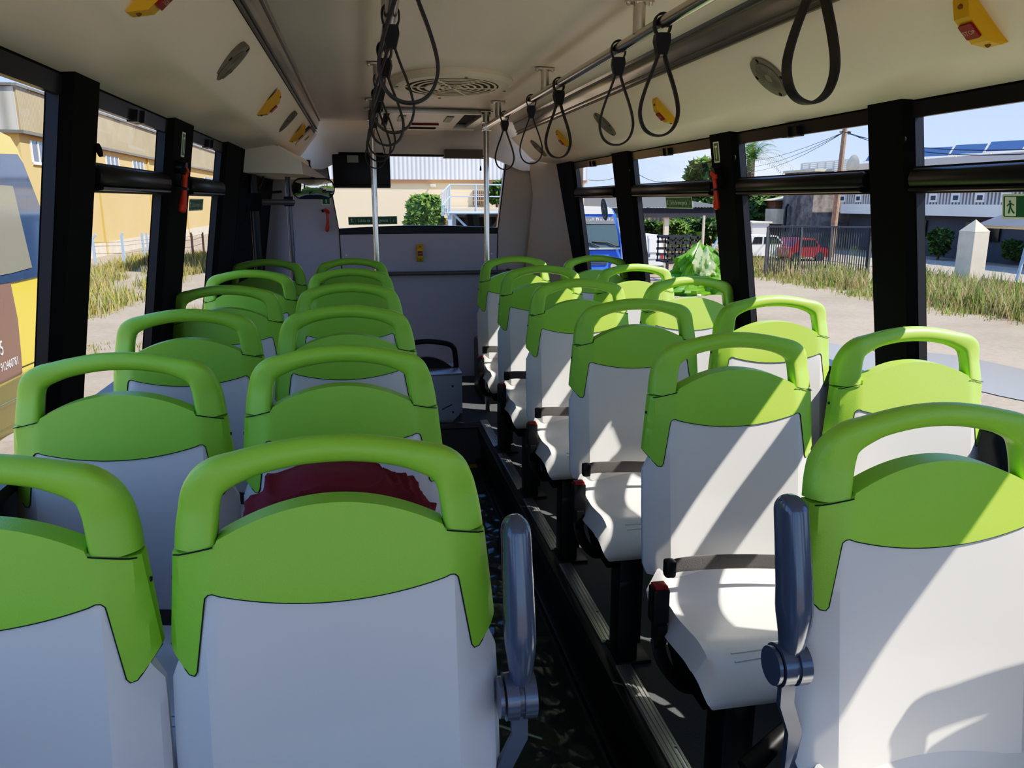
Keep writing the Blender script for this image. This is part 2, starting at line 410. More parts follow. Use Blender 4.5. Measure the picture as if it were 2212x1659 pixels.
# ================================================================== SHELL
YB, YR, YF = 6.2, 6.19, -1.6       # rear wall, front end of the shell (open windscreen behind the camera)
XL = lambda z: -.655+.16*(z-ZC)    # inner face of the left side
XR = lambda z: 1.53-.15*(z-ZC)
ZH = ZC+.268                       # bottom of the coves
def wall_box(m, side, y0, y1, z0, z1, t0=0, t1=.06, mi=0):
    X = XL if side < 0 else XR; sg = side
    vs = [(X(z)+sg*t, y, z) for y in (y0, y1) for z in (z0, z1) for t in (t0, t1)]
    m.add(vs, [(0,1,3,2),(4,6,7,5),(0,4,5,1),(2,3,7,6),(0,2,6,4),(1,5,7,3)], mi)
def pillar(m, side, y0, y1, z0, z1, out=.022):
    X = XL if side < 0 else XR
    rings = []
    for z in (z0, z1):
        x = X(z)
        rings.append([Vector((x+side*.03, y0, z)), Vector((x-side*(out-.018), y0, z)), Vector((x-side*out, y0+.02, z)), Vector((x-side*out, y1-.03, z)), Vector((x-side*(out-.02), y1, z)), Vector((x+side*.03, y1, z))])
    n = 6; m.add(rings[0]+rings[1], [(i, (i+1) % n, n+(i+1) % n, n+i) for i in range(n)], 0)
WZ0, WT0, WT1, WU0, WU1 = ZC-.56, ZC+.022, ZC+.022, ZC+.094, ZC+.222
WIN = {1: [(3.29,4.31,1),(2.21,3.05,1),(1.10,2.01,1),(4.64,5.52,1),(-.05,.86,0),(-1.35,-.30,0)], -1: [(2.15,2.90,1),(3.26,4.01,1),(-.0,1.93,0),(-1.35,-.22,0)]}
PIL = {1: [(5.52,6.15),(4.31,4.64),(3.05,3.29),(2.01,2.21),(.86,1.10),(-.30,-.05),(-1.6,-1.35)], -1: [(1.93,2.15),(2.90,3.26),(4.01,4.55),(-.22,0),(-1.6,-1.35)]}
wi = 0
for side, wn in ((-1, 'left'), (1, 'right')):
    m = MB(); yend = 6.15 if side > 0 else 4.55
    wall_box(m, side, YF, yend, WU1+.03, ZH+.05, 0, .02)
    wall_box(m, side, YF, yend, -.30, WZ0-.02, mi=1)
    for y0, y1 in PIL[side]: pillar(m, side, y0, y1, WZ0-.02, ZH+.04)
    if side > 0:
        for y0 in (3.02, 2.0, 4.3): m.disc((XR(ZC+.17)-.023, y0+.03, ZC+.165), (1,0,-.15), .016, .006, 0, 14)
    else:
        m.disc((XL(ZC+.15)+.023, 2.12, ZC+.12), (1,0,.15), .016, .006, 0, 14)
    o = m.build('wall_'+wn, ['black','sill'], None, ang=30); struct(o)
    X = XL if side < 0 else XR
    for y0, y1, tr in WIN[side]:
        wi += 1; m = MB()
        g = .012
        wall_box(m, side, y0-.01, y1+.01, WU1, WU1+.04, -.004, .012)          # top gasket
        wall_box(m, side, y0-.01, y1+.01, WZ0-.03, WZ0, -.02, .05)           # sill
        wall_box(m, side, y0-.012, y0+.004, WZ0, WU1+.02, .0, .025); wall_box(m, side, y1-.004, y1+.012, WZ0, WU1+.02, .0, .025)
        if tr:
            zc = ZC+.062; x0 = X(zc)
            wall_box(m, side, y0, y1, WT1, WU0, -.004, .04)
            for yy0, yy1 in ((y0+.004, y1-.004),):
                path = [(x0-side*.010, yy0, zc), (x0-side*.010, yy0+.012, zc), (x0-side*.010, yy1-.012, zc), (x0-side*.010, yy1, zc)]
                m.sweep(path, [sellipse(.030, .040, 2.4, 14), sellipse(.046, .054, 2.4, 14), sellipse(.046, .054, 2.4, 14), sellipse(.030, .040, 2.4, 14)], 0, upv=(0,0,1))
            m.sweep([(x0-side*.012, y0+.01, zc-.030), (x0-side*.012, y1-.01, zc-.030)], sellipse(.03, .012, 3, 10), 0, upv=(0,0,1))
            yc = (y0+y1)/2                                                    # catch of the tilting pane
            wall_box(m, side, yc-.05, yc+.05, WU1-.004, WU1+.028, -.018, .01); wall_box(m, side, yc-.008, yc+.008, WU1-.004, WU1+.03, -.026, .0)
        w = struct(m.build(f'window_{wi}', 'black2', None, ang=40))
        zs = [(WZ0, WT0), (WU0, WU1)] if tr else [(WZ0, WU1)]
        for z0, z1 in zs:
            m = MB(); m.add([(X(z)+side*.022, y, z) for z in (z0-.004, z1+.004) for y in (y0, y1)], [(0,1,3,2)])
            m.build('pane', 'pane', w, smooth=False)
# floors
m = MB(); m.box((-.90, YF, -.30), (1.72, 4.72, -.236)); struct(m.build('floor', 'floor', None, False))
for nm, x0, x1 in (('floor_podium_right', .70, 1.74), ('floor_podium_left', -.92, .20)):
    m = MB(); m.box((x0, YF, -.235), (x1, 4.72, 0), 0); struct(m.build(nm, 'floor', None, False))
m = MB(); m.box((-.95, 4.715, -.3), (1.75, YB+.1, 0), 0); m.box((.20, 4.70, -.235), (.70, 4.716, -.004), 1)
struct(m.build('floor_rear_platform', ['floor','riser'], None, False))
m = MB(); m.box((.20, 4.69, -.002), (.70, 4.80, .006), bev=.002); struct(m.build('trim_1', 'black2'))
m = MB(); m.box((.20, 4.62, -.2365), (.66, 4.69, -.2345)); struct(m.build('trim_2', 'yellow'))
# podium edge trims: black nosing and aluminium plates
m = MB(); m.box((.672, YF, -.05), (.70, 4.70, .004), bev=.004); m.box((.69, YF, -.235), (.70, 4.70, -.04)); m.box((.655,YF,-.236),(.70,4.70,-.20), bev=.01)
struct(m.build('trim_3', 'black2')); 
m = MB(); m.box((.172, YF, -.05), (.20, 4.70, .004), bev=.004); struct(m.build('trim_4', 'black2'))
ti = 4
for i in range(-1, 5):
    y0 = Y0+PITCH*(i+1)-.265; y1 = y0+PITCH-.135; ti += 1; m = MB()
    m.box((.704, y0, 0), (.755, y1, .008), bev=.003)
    for k in range(4): m.box((.710+k*.012, y0+.004, .007), (.716+k*.012, y1-.004, .010))
    m.disc((.745, (y0+y1)/2-.1, .0095), (0,0,1), .004, .004, 0, 10)
    struct(m.build(f'trim_{ti}', 'alu', None, ang=30))
# ceiling
m = MB(); m.grid(lambda u, v: Vector((-.30+1.48*u, YF+(6.0-YF)*v, ZC+.545+.012*(1-(2*u-1)**2))), 21, 20)
m.box((-.8, YF, ZC+.70), (1.7, YB+.2, ZC+.74)); struct(m.build('ceiling', 'ceil', None))
def sidex(s_, x): return x if s_ > 0 else .868-x+ (0 if s_ > 0 else .0)
ci = 0
for side, nm in ((1, 'right'), (-1, 'left')):
    if side > 0: pf = [(1.135,.462),(1.155,.440),(1.20,.398),(1.25,.350),(1.285,.318),(1.31,.302),(1.36,.292),(1.43,.280),(1.50,.266)]
    else: pf = [(-.272,.462),(-.290,.440),(-.325,.398),(-.362,.350),(-.390,.318),(-.412,.304),(-.46,.295),(-.53,.284),(-.615,.268)]
    pf = smooth_path([Vector((x, z, 0)) for x, z in pf], 3)
    y1 = 6.02
    m = MB(); m.grid(lambda u, v: Vector((pf[round(u*(len(pf)-1))].x, YF+(y1-YF)*v, ZC+pf[round(u*(len(pf)-1))].y)), len(pf), 30)
    xo = pf[-1].x
    m.box((min(xo, xo+side*.08), YF, ZC+.30), (max(xo, xo+side*.03), y1, ZC+.33))
    struct(m.build('ceiling_cove_'+nm, 'cream', None, ang=60))
    # light strip
    a, b = ((1.10,.548),(1.13,.468)) if side > 0 else ((-.238,.548),(-.268,.468))
    m = MB()
    sp = [(a[0]-side*.012, a[1]+.004), (a[0], a[1]-.010), (a[0]+side*.003, a[1]-.018), (a[0]+side*.010, a[1]-.045), (b[0]-side*.006, b[1]+.018), (b[0]-side*.002, b[1]+.006), (b[0]+side*.012, b[1]-.012)]
    m.grid(lambda u, v: Vector((sp[round(u*(len(sp)-1))][0], YF+(5.75-YF)*v, ZC+sp[round(u*(len(sp)-1))][1])), len(sp), 12)
    for z_, mi in ((a[1]-.014, 1), (b[1]+.012, 1), (b[1]-.004, 1)):
        t = (a[1]-z_)/(a[1]-b[1]); x_ = a[0]+(b[0]-a[0])*t-side*.004
        m.tube([(x_, YF, ZC+z_), (x_, 5.75, ZC+z_)], .0045, mi, 8)
    ci += 1; struct(m.build(f'trim_{20+ci}', ['strip','stripdark'], None, ang=40))
# rear bulkhead: ceiling rolls down to the top of the rear window, dropping at both corners
def zb(x):
    e = max(0, (.05-x)/.30) if x < .05 else max(0, (x-.93)/.30)
    return ZC+.345-.115*min(1, e)**1.3
def bulk(u, v):
    x = -.75+2.45*u; a = v*pi/2; z1 = ZC+.56; z0 = zb(x); h = z1-z0
    return Vector((x, 5.78+.38*sin(a)**.9 if a > 0 else 5.78, z0+h*cos(a)**.8 if a < pi/2 else z0))
m = MB(); m.grid(bulk, 50, 14); m.grid(lambda u, v: Vector((-.75+2.45*u, 6.16+.04*v, zb(-.75+2.45*u))), 50, 2)
for yy, zz, k in ((5.98,.46,0), (6.04,.435,1)):
    m.tube([(.30+.16*t, yy-.012*k, ZC+zz+.012*t-.006*t*t) for t in (0, .3, .6, 1)], .002, 0, 5)
struct(m.build('ceiling_rear_bulkhead', 'cream', None, ang=60))
# rear wall with window opening
hole = [(-.155, ZC-.237), (1.06, ZC-.232), (1.135, ZC+.40), (-.235, ZC+.40)]
def arc_bottom():
    return [(-.155+1.215*t/12, ZC-.237+.012*4*(t/12)*(1-t/12)*1.0) for t in range(13)]
poly = [(-.16,-.3),(1.16,-.3),(1.16,0.35)]
m = MB()
def rw(u, v, d): return Vector((u, YR+d, v))
# centre panel below the window
m.prism([(-.13,-.02),(1.03,-.02),(1.06,ZC-.24),(-.155,ZC-.24)] , rw, 0, .06, 0)
m.prism([(-.13,-.02),(-.155,ZC-.24),(-.235,ZC+.42),(-.80,ZC+.42),(-.80,-.02)], rw, .004, .06, 0)
m.prism([(1.03,-.02),(1.62,-.02),(1.62,ZC+.42),(1.135,ZC+.42),(1.06,ZC-.24)], rw, .004, .06, 1)
for p, q in (((-.13,.0),(-.155,ZC-.24)), ((1.03,0),(1.06,ZC-.24))): m.tube([rw(*p, -.001), rw(*q, -.001)], .003, 2, 6)
for x in (-.11, 1.01): m.disc((x, YR-.003, ZC-.40), (0,1,0), .008, .006, 3, 12)
m.prism([(1.20, 0), (1.62, 0), (1.62, ZC+.30), (1.30, ZC+.30), (1.33, ZC+.05)], lambda u, v, d: Vector((u, YR-.02-(max(0, u-1.30))*1.3+d*.02, v)), 0, 1, 1)
struct(m.build('wall_rear', ['lilac','beige','seam','white'], None, ang=30))
m = MB()
ab = [(-.155+1.215*t/14, ZC-.246+.004*sin(pi*t/14)) for t in range(15)]; at_ = [(u, v+.046+.016*sin(pi*i/14)) for i, (u, v) in enumerate(ab)]
m.prism(ab+at_[::-1], rw, .0, .07, 0)
m.prism([(-.235,ZC+.33),(1.135,ZC+.33),(1.135,ZC+.40),(-.235,ZC+.40)], rw, -.01, .06, 0)
m.prism([(-.240,ZC+.36),(-.155,ZC-.24),(-.150,ZC-.24),(-.232,ZC+.36)], rw, .0, .06, 0); m.prism([(1.140,ZC+.36),(1.062,ZC-.24),(1.054,ZC-.24),(1.128,ZC+.36)], rw, 0, .06, 0)
wr = struct(m.build('window_12', 'black2', None, ang=30))
MB().add([(u, 6.245, v) for u, v in hole], [(0,1,2,3)]).build('pane', 'pane', wr, False)
# ------------------------------------------------------------------ left door zone
m = MB()
for y0, y1 in ((4.55,4.62),(4.86,4.94),(5.22,5.30),(5.60,5.68),(5.98,6.06)):
    wall_box(m, -1, y0, y1, -.3, ZC+.16, -.02, .05)
wall_box(m, -1, 4.55, 6.1, ZC+.12, ZC+.30, -.02, .05); wall_box(m, -1, 4.55, 6.1, -.3, -.12, -.02, .05)
wall_box(m, -1, 6.05, 6.19, -.3, ZC+.3, -.02, .05)
d = struct(m.build('door_1', 'black', None, False))
for y0, y1 in ((4.62,4.86),(4.94,5.22),(5.30,5.60),(5.68,5.98)):
    m = MB(); m.add([(XL(z)-.02, y, z) for z in (-.12, ZC+.13) for y in (y0, y1)], [(0,1,3,2)]); m.build('pane', 'pane', d, False)
# door mechanism cover over the door
m = MB(); pf = [(-.72,.315),(-.60,.316),(-.44,.300),(-.42,.292),(-.30,.215),(-.295,.145),(-.42,.150),(-.72,.155)]
m.prism(pf, lambda u, v, d_: Vector((u+(.10 if v < .2 and u > -.5 else 0)*d_, 4.62+1.45*d_, ZC+v)), 0, 1)
m.prism([(-.42,.298),(-.292,.235),(-.285,.150),(-.42,.150)], lambda u, v, d_: Vector((u, 4.62+(u+.42)*1.6+.3*d_, ZC+v)), 0, 1)
tag(m.build('door_mechanism_cover', 'cream', None, ang=25), 'grey-white boxed cover of the door mechanism over the rear left door', 'cover')
# wheel-arch style dark wall lower rear
m = MB(); m.box((-.80, 6.06, -.02), (-.13, 6.185, .02)); struct(m.build('baseboard_rear', 'black2'))

# ================================================================== RAILS, POLES, STRAPS
def overhead_rail(x, label, ys):
    r = thing('overhead_rail', (x, 3.1, ZC+.455), label, 'grab rail', 'overhead grab rails')
    MB().tube([(0, YF+.2-3.1, 0), (0, 5.05-3.1, 0)], .0165, 0, 20).build('tube', 'steel', r)
    for y in ys:
        m = MB(); m.tube([(0, y-3.1, .008), (0, y-3.1, .092)], .0175, 0, 18)
        m.prism(rrect(.085, .04, .018), lambda u, v, d: Vector((u, y-3.1+v, .088+d)), 0, .008)
        for q in (-.033, .033): m.disc((q, y-3.1, .086), (0,0,1), .006, .008, 0, 10)
        m.build('ceiling_bracket', 'steel', r)
    return r
overhead_rail(.80, 'stainless steel overhead grab rail on the right of the aisle', (.6, 2.29, 3.47, 4.64))
overhead_rail(.097, 'stainless steel overhead grab rail on the left of the aisle', (.6, 2.29, 3.47, 4.64))
def pole(x, label):
    r = thing('stanchion_pole', (x, 5.085, 0), label, 'pole', 'vertical grab poles')
    MB().tube([(0,0,0), (0,0,ZC+.545)], .0175, 0, 20).build('tube', 'steel', r)
    m = MB(); m.tube([(0,0,ZC+.425), (0,0,ZC+.545)], .0205, 0, 18); m.prism(rrect(.09, .042, .018), lambda u, v, d: Vector((u, v, ZC+.538+d)), 0, .008)
    m.build('ceiling_flange', 'steel', r)
    m = MB(); m.disc((0,0,ZC+.455), (0,1,0), .024, .055, 0, 18); m.box((-.03,-.022,ZC+.428), (.03,.01,ZC+.437), bev=.003); m.box((-.03,-.022,ZC+.473), (.03,.01,ZC+.482), bev=.003)
    m.build('clamp', 'steel', r)
pole(.80, 'polished steel vertical pole standing beside the farthest right aisle-side seat'); pole(.097, 'polished steel vertical pole rising behind the left aisle-side seats')
def make_strap():
    r = thing('hanging_strap', (0,0,0), 's', 'strap', 'black strap loops hanging from the overhead rails')
    half = [(.004,-.056),(.009,-.080),(.022,-.118),(.038,-.160),(.050,-.202),(.0515,-.232),(.042,-.260),(.024,-.277),(.0,-.283)]
    m = MB(); path = smooth_path([Vector((x, 0, z)) for x, z in half]+[Vector((-x, 0, z)) for x, z in reversed(half[:-1])], 5)
    m.sweep(path, sellipse(.0062, .024, 5, 12), 0, upv=(0,1,0), cap=False)
    ring = [(-.006,0,-.035),(-.018,0,-.022),(-.0215,0,-.004),(-.0195,0,.010),(-.011,0,.0195),(0,0,.0225),(.011,0,.0195),(.0195,0,.010),(.0215,0,-.004),(.018,0,-.022),(.006,0,-.035)]
    m.sweep(smooth_path(ring, 3), sellipse(.005, .022, 5, 12), 0, upv=(0,1,0))
    m.build('loop', 'rubber', r, ang=40)
    m = MB(); m.prism([(-.019,-.028),(-.021,-.045),(-.012,-.080),(.012,-.080),(.021,-.045),(.019,-.028),(.008,-.026),(-.008,-.026)], lambda u, v, d: Vector((u, d, v)), -.0145, .0145)
    m.build('buckle', 'black2', r, ang=20)
    return r
strap = make_strap(); first = True
wd = ['nearest', 'second nearest', 'third nearest', 'fourth', 'fifth', 'farthest']
for x, ys, nm in ((.80, (1.365,2.105,2.47,3.22,3.74,4.436), 'right'), (.097, (1.50,2.14,2.62,3.24,3.66,4.40), 'left')):
    for i, y in enumerate(ys):
        s = strap if first else dup(strap); first = False
        s.location = (x, y, ZC+.455)
        tilt = [.0,.0,.02,-.03,.03,.0][i] if nm == 'right' else [.12,.16,.10,.02,.12,.06][i]
        s.rotation_euler = (0, 0, random.uniform(-.25, .25) if i else (.15 if nm == 'right' else -.05))
        s['label'] = f'black rubber hanging strap loop, {wd[i]} on the {nm} overhead rail'

# ================================================================== SMALL FITTINGS
def cove_frame(side, y, X_, Z_):
    """frame on the sloped cove face: u along +y direction seen left to right, v up the slope, normal into the bus"""
    o = Vector((X_, y, ZC+Z_)); up_ = Vector((-.16*side, 0, .15)); u = Vector((0, -1*side, 0))
    f = frame(o, u, up_); n = f(0,0,1)-f(0,0,0)
    return f
def speaker(side, y, X_, Z_, label):
    f = cove_frame(side, y, X_, Z_); r = thing('speaker', f(0,0), label, 'speaker', 'round wall speakers in the coves')
    g = lambda u, v, d=0: f(u, v, d)-f(0,0)
    m = MB(); m.prism(ellipse(.068, .075, 36), g, -.01, .006)
    for a in (80, 170, 260, 350): m.prism(ellipse(.005, .007, 10, .060*cos(radians(a)), .066*sin(radians(a))), g, .004, .0072, 1)
    m.build('rim', ['speaker','dark'], r, ang=30)
    m = MB(); m.prism(ellipse(.050, .056, 30), g, .005, .0085)
    for k in range(36):
        a = k*pi/18
        m.tube([g(.014*cos(a), .016*sin(a), .0085), g(.046*cos(a), .052*sin(a), .0085)], .0011, 0, 5)
    m.build('grille', 'speaker', r, ang=30)
SR = [(2.33,1.234,.367),(3.96,1.224,.376),(5.55,1.24,.36)]
for (y, x, z), l in zip(SR, ('large round grey speaker in the right cove beside the near hanging strap', 'round grey speaker on the right cove behind the third strap loop', 'small round speaker at the far end of the right cove')): speaker(1, y, x, z, l)
for y, x, z, l in ((2.46,-.341,.376,'long-looking oval grey speaker nearest on the left cove'), (4.23,-.338,.379,'far narrow-looking grey speaker on the left cove between two yellow buttons')): speaker(-1, y, x, z, l)
def stop_button(f, label, stop=True):
    r = thing('stop_button', f(0,0), label, 'stop button', 'yellow and red stop request buttons')
    g = lambda u, v, d=0: f(u, v, d)-f(0,0)
    m = MB(); pf = [(-.068,0),(-.062,.012),(-.032,.032),(.032,.032),(.062,.012),(.068,0)]
    k = len(pf); vs = []
    for sx in (-1, 1):
        for v, d in pf: vs.append(g(sx*(.024 if d < .001 else .021), v, d))
    m.add(vs, [tuple(range(k)), tuple(range(2*k-1, k-1, -1))]+[(i, i+1, k+i+1, k+i) for i in range(k-1)]+[(0, k, 2*k-1, k-1)])
    for v, d in ((-.050,.0195),(.050,.0195)): m.prism(ellipse(.006, .005, 12, 0, v), g, d-.002, d+.003, 1)
    m.build('housing', ['yellow','yell2'], r, ang=20)
    b = MB().prism(rrect(.036, .036, .003, 2), g, .030, .037).build('push_button', 'red', r, ang=20)
    lettering('STOP', .0135, lambda u, v: g(u, v-.002, .0375), 'pink', b)
for side, y, x, z, l in ((1,1.50,1.244,.358,'large yellow stop button with red STOP key at the top right corner'), (1,3.19,1.242,.360,'yellow stop button seen through the second nearest right strap loop'), (1,4.79,1.232,.370,'small yellow stop button at the far end of the right cove'),
                         (-1,1.60,-.345,.372,'yellow stop button cut by the top edge of the picture, left cove'), (-1,3.39,-.338,.380,'yellow stop button between the two speakers on the left cove'), (-1,4.86,-.334,.383,'yellow stop button beside the hatch cover on the left cove')):
    stop_button(cove_frame(side, y, x, z), l)
stop_button(frame((.448, YR, ZC-.390), (1,0,0), (0,0,1)), 'yellow and red stop button on the grey rear wall panel')
# access hatch panel on left cove
f = cove_frame(-1, 5.38, -.325, .392)
r = thing('access_panel', f(0,0), 'white access panel with a small green sticker at the far end of the left cove', 'panel'); g = lambda u, v, d=0: f(u, v, d)-f(0,0)
MB().prism(rrect(.40, .135, .03), g, 0, .012).build('door', 'cream', r, ang=25)
m = MB(); m.prism(rrect(.43, .160, .04), g, -.004, .004); m.build('frame', 'stripdark', r, ang=25)
m = MB(); m.prism(rrect(.085, .050, .002, 1, 0, .012), g, .0125, .0135); m.prism(rrect(.070, .036, .002, 1, 0, .012), g, .0135, .014, 1); m.build('sticker', ['lume','sgreen'], r)
# emergency hammers
def hammer(f, label, s=1.0, black_holder=True):
    r = thing('emergency_hammer', f(0,0), label, 'hammer', 'red emergency window hammers'); g = lambda u, v, d=0: f(u*s, v*s, d*s)-f(0,0)
    m = MB(); p = [(0,.03,.028),(.004,0,.030),(.006,-.04,.030),(.003,-.08,.030),(0,-.105,.028)]
    w = [.010,.009,.010,.014,.012]
    sp = smooth_path([g(*q) for q in p], 4); ws = []
    for i in range(len(sp)):
        t = i/(len(sp)-1)*(len(w)-1); k = min(int(t), len(w)-2); ws.append((w[k]+(w[k+1]-w[k])*(t-k))*s)
    ws[-1] *= .55
    m.tube(sp, ws, 0, 12); m.tube([g(-.026,.040,.030), g(-.012,.044,.030), g(.010,.034,.030), g(.016,.02,.03)], [.008*s,.012*s,.013*s,.008*s], 0, 12)
    m.build('handle', 'orange', r, ang=50)
    m = MB(); m.tube([g(-.036,.036,.030), g(-.024,.040,.030)], [.009*s,.011*s], 0, 10)
    if black_holder:
        m.prism(rrect(.034, .085, .012, 3, .006, .022), g, 0, .020); m.prism(ellipse(.024, .022, 18, -.004, .046), g, 0, .034)
        m.prism(rrect(.04, .008, .003, 2, .006, -.022), g, .0, .042)
    m.build('holder', 'black2', r, ang=30)
def side_frame(side, y, z, off=.023):
    X = XL if side < 0 else XR; x = X(z)-side*off
    return frame((x, y, z), (0, -side, 0), (.16*1 if side < 0 else -.15, 0, 1))
hammer(side_frame(1, 3.18, ZC+.075), 'red emergency hammer in a black holder on the third right window pillar')
hammer(side_frame(-1, 2.98, ZC+.070), 'red emergency hammer in a black holder on the left window pillar')
hammer(frame((-.238, YR, ZC-.110), (1,0,-.05), (0,0,1)), 'red emergency hammer with bare grip on the rear left wall panel', 1.05, False)
def hammer_sign(f, label, w=.052, h=.085):
    r = thing('hammer_sign', f(0,0), label, 'sign', 'green emergency hammer signs'); g = lambda u, v, d=0: f(u, v, d)-f(0,0)
    m = MB(); m.prism(rrect(w, h, .003, 2), g, 0, .002); m.prism(rrect(w-.012, h-.012, .002, 1), g, .002, .0026, 1); m.build('plate', ['lume','sgreen'], r)
    m = MB(); m.prism(rrect(.006, h*.55, .001, 1, 0, -.004), g, .0026, .0032); m.prism(rrect(w*.42, .008, .001, 1, 0, h*.26), g, .0026, .0032); m.build('pictogram', 'lume', r)
hammer_sign(side_frame(1, 3.20, ZC+.200), 'narrow green hammer sign on the third right pillar above the red hammer')
hammer_sign(side_frame(-1, 3.06, ZC+.195), 'narrow green hammer sign on the left pillar above the red hammer')
hammer_sign(frame((-.240, YR+.002, ZC+.012), (1,0,0), (0,0,1)), 'green and white hammer sign on the rear left panel by the mirror', .065, .075)
# emergency exit stickers on the panes
def runner(m, g, cx, cy, s, mi):
    m.prism(ellipse(.10*s, .10*s, 12, cx-.05*s, cy+.62*s), g, .001, .0016, mi)
    for pl in ([(-.08,.5),(.12,.48),(.10,.05),(-.10,.05)], [(-.10,.10),(.06,.10),(-.12,-.5),(-.26,-.42)], [(0,.12),(.12,.05),(.30,-.22),(.52,-.42),(.42,-.5),(.18,-.30)], [(-.08,.5),(-.02,.40),(-.34,.16),(-.42,.24)], [(.08,.48),(.14,.38),(.40,.22),(.44,.32)]):
        m.prism([(cx+a*s, cy+b*s) for a, b in pl], g, .001, .0016, mi)
def exit_sign(f, label, w=.37, h=.062, text=True):
    r = thing('emergency_exit_sign', f(0,0), label, 'sign', 'emergency exit signs on the windows'); g = lambda u, v, d=0: f(u, v, d)-f(0,0)
    m = MB(); m.prism(rrect(w, h, .003, 2), g, 0, .0006); m.prism(rrect(w-.010, h-.010, .002, 1), g, .0006, .001, 1); m.build('plate', ['lume','sgreen'], r)
    m = MB(); runner(m, g, -w/2+h*.42, 0, h*.42, 0)
    for u in (-w/2+h*.85, w/2-h*.80): m.prism(rrect(.0015, h*.7, .0005, 1, u, 0), g, .001, .0014, 0)
    m.tube([g(w/2-h*.5, -h*.18, .0012), g(w/2-h*.38, h*.2, .0012)], .001, 0, 5)
    m.build('pictogram', 'lume', r)
    lettering('Salida de emergencia', h*.56, lambda u, v: g(u, v, .0014), 'lume', r, sx=.78)
exit_sign(frame((.100, 6.238, ZC-.143), (1,0,.012), (0,0,1)), 'green Salida de emergencia sign on the rear window, partly behind the pole')
exit_sign(frame((XR(ZC-.01)+.018, 3.76, ZC-.006), (0,-1,0), (-.15,0,1)), 'green Salida de emergencia sign on the right window above the white van', .33, .058)
exit_sign(frame((XL(ZC-.015)-.018, 3.60, ZC-.014), (0,1,0), (.16,0,1)), 'dark green exit sign on the left window behind the red hammer', .30, .05)
f = frame((XR(ZC-.012)+.018, 1.655, ZC-.012), (0,-1,0), (-.15,0,1)); g = lambda u, v, d=0: f(u, v, d)-f(0,0)
r = thing('emergency_exit_sign', f(0,0), 'large green running-man exit sign at the right edge of the picture', 'sign', 'emergency exit signs on the windows')
m = MB(); m.prism(rrect(.13, .060, .006, 3), g, 0, .0006); m.prism(rrect(.12, .050, .003, 2), g, .0006, .001, 1); m.prism(rrect(.034, .046, .001, 1, -.038, 0), g, .001, .0012, 0); m.build('plate', ['lume','sgreen'], r)
m = MB(); runner(m, lambda u, v, d=0: g(u, v, d+.0006), -.038, -.004, .026, 0); m.build('pictogram', 'sgreen', r)
# wheelchair sticker
f = frame((XR(ZC-.05)+.018, 5.00, ZC-.052), (0,-1,0), (-.15,0,1)); g = lambda u, v, d=0: f(u, v, d)-f(0,0)
r = thing('wheelchair_sticker', f(0,0), 'round blue wheelchair sticker on the farthest right window', 'sticker')
MB().prism(ellipse(.070, .070, 30), g, 0, .001).build('disc', 'sblue', r)
m = MB(); P = [g(-.008,.038,.0015), g(-.004,.008,.0015), g(.014,.008,.0015), g(.024,-.024,.0015), g(.036,-.02,.0015)]
m.tube(P, .0042, 0, 6); m.prism(ellipse(.008, .008, 12, -.008, .048), g, .001, .0016)
m.tube([g(-.004+.030*cos(a/10), -.020+.030*sin(a/10), .0015) for a in range(20, 60, 3)], .0035, 0, 6); m.tube([g(-.006,.020,.0015), g(.014,.018,.0015)], .003, 0, 6)
m.build('pictogram', 'white', r)
# ------------------------------------------------------------------ rear fittings
r = thing('information_screen', (.03, 6.02, ZC+.205), 'black flat screen back with white label hanging in the rear window', 'screen')
MB().box((-.205,-.02,-.110), (.205,.02,.125), bev=.008).build('panel', 'black2', r, ang=30)
MB().box((-.10,-.0215,.068), (-.02,-.0200,.118)).build('label', 'label', r)
m = MB(); m.box((-.16,.0,.10), (.16,.012,.14)); m.build('bracket', 'black', r)
r = thing('window_blind_cassette', (.79, 6.13, ZC+.350), 'small tan roller blind cassette at the top of the rear window', 'blind')
MB().box((-.145,-.03,-.03), (.145,.03,.03), bev=.006).build('cassette', 'tan', r); m = MB(); m.box((-.155,-.02,-.036), (.155,.02,-.028)); m.build('bottom_bar', 'speaker', r)
m = MB(); m.tube([(.13,0,-.03), (.13,0,-.085)], .0015, 0, 6); m.tube([(.13,0,-.085), (.13,0,-.10), (.13,0,-.118), (.13,0,-.124)], [.003,.006,.008,.004], 0, 10); m.build('pull_cord', 'black', r)
# interior mirror
r = thing('interior_mirror', (-.275, 5.2, ZC+.076), 'wide rounded convex mirror hanging beside the rear left door', 'mirror'); r.rotation_euler = (.16, 0, .05)
g = lambda u, v, d=0: Vector((u, -d, v))
o = MB().prism(rrect(.262, .128, .06, 8), g, -.03, .0).build('housing', 'black2', r, ang=40)
def mir(u, v): 
    return None
pl = rrect(.250, .116, .055, 8); m = MB()
rings = [[Vector((x*t, -.002-.016*(1-t*t), y*t)) for x, y in pl] for t in (1, .8, .6, .4, .2, .03)]
k = len(pl); m.add([p for q in rings for p in q], [(i*k+j, i*k+(j+1) % k, (i+1)*k+(j+1) % k, (i+1)*k+j) for i in range(5) for j in range(k)]+[tuple(5*k+j for j in range(k))])
m.build('glass', 'mirror', r, ang=60)
m = MB(); m.tube(smooth_path([(.0,.01,.06),(.0,.02,.09),(-.02,.03,.13),(-.02,.03,.17)], 3), .012, 0, 8); m.build('arm', 'black2', r)
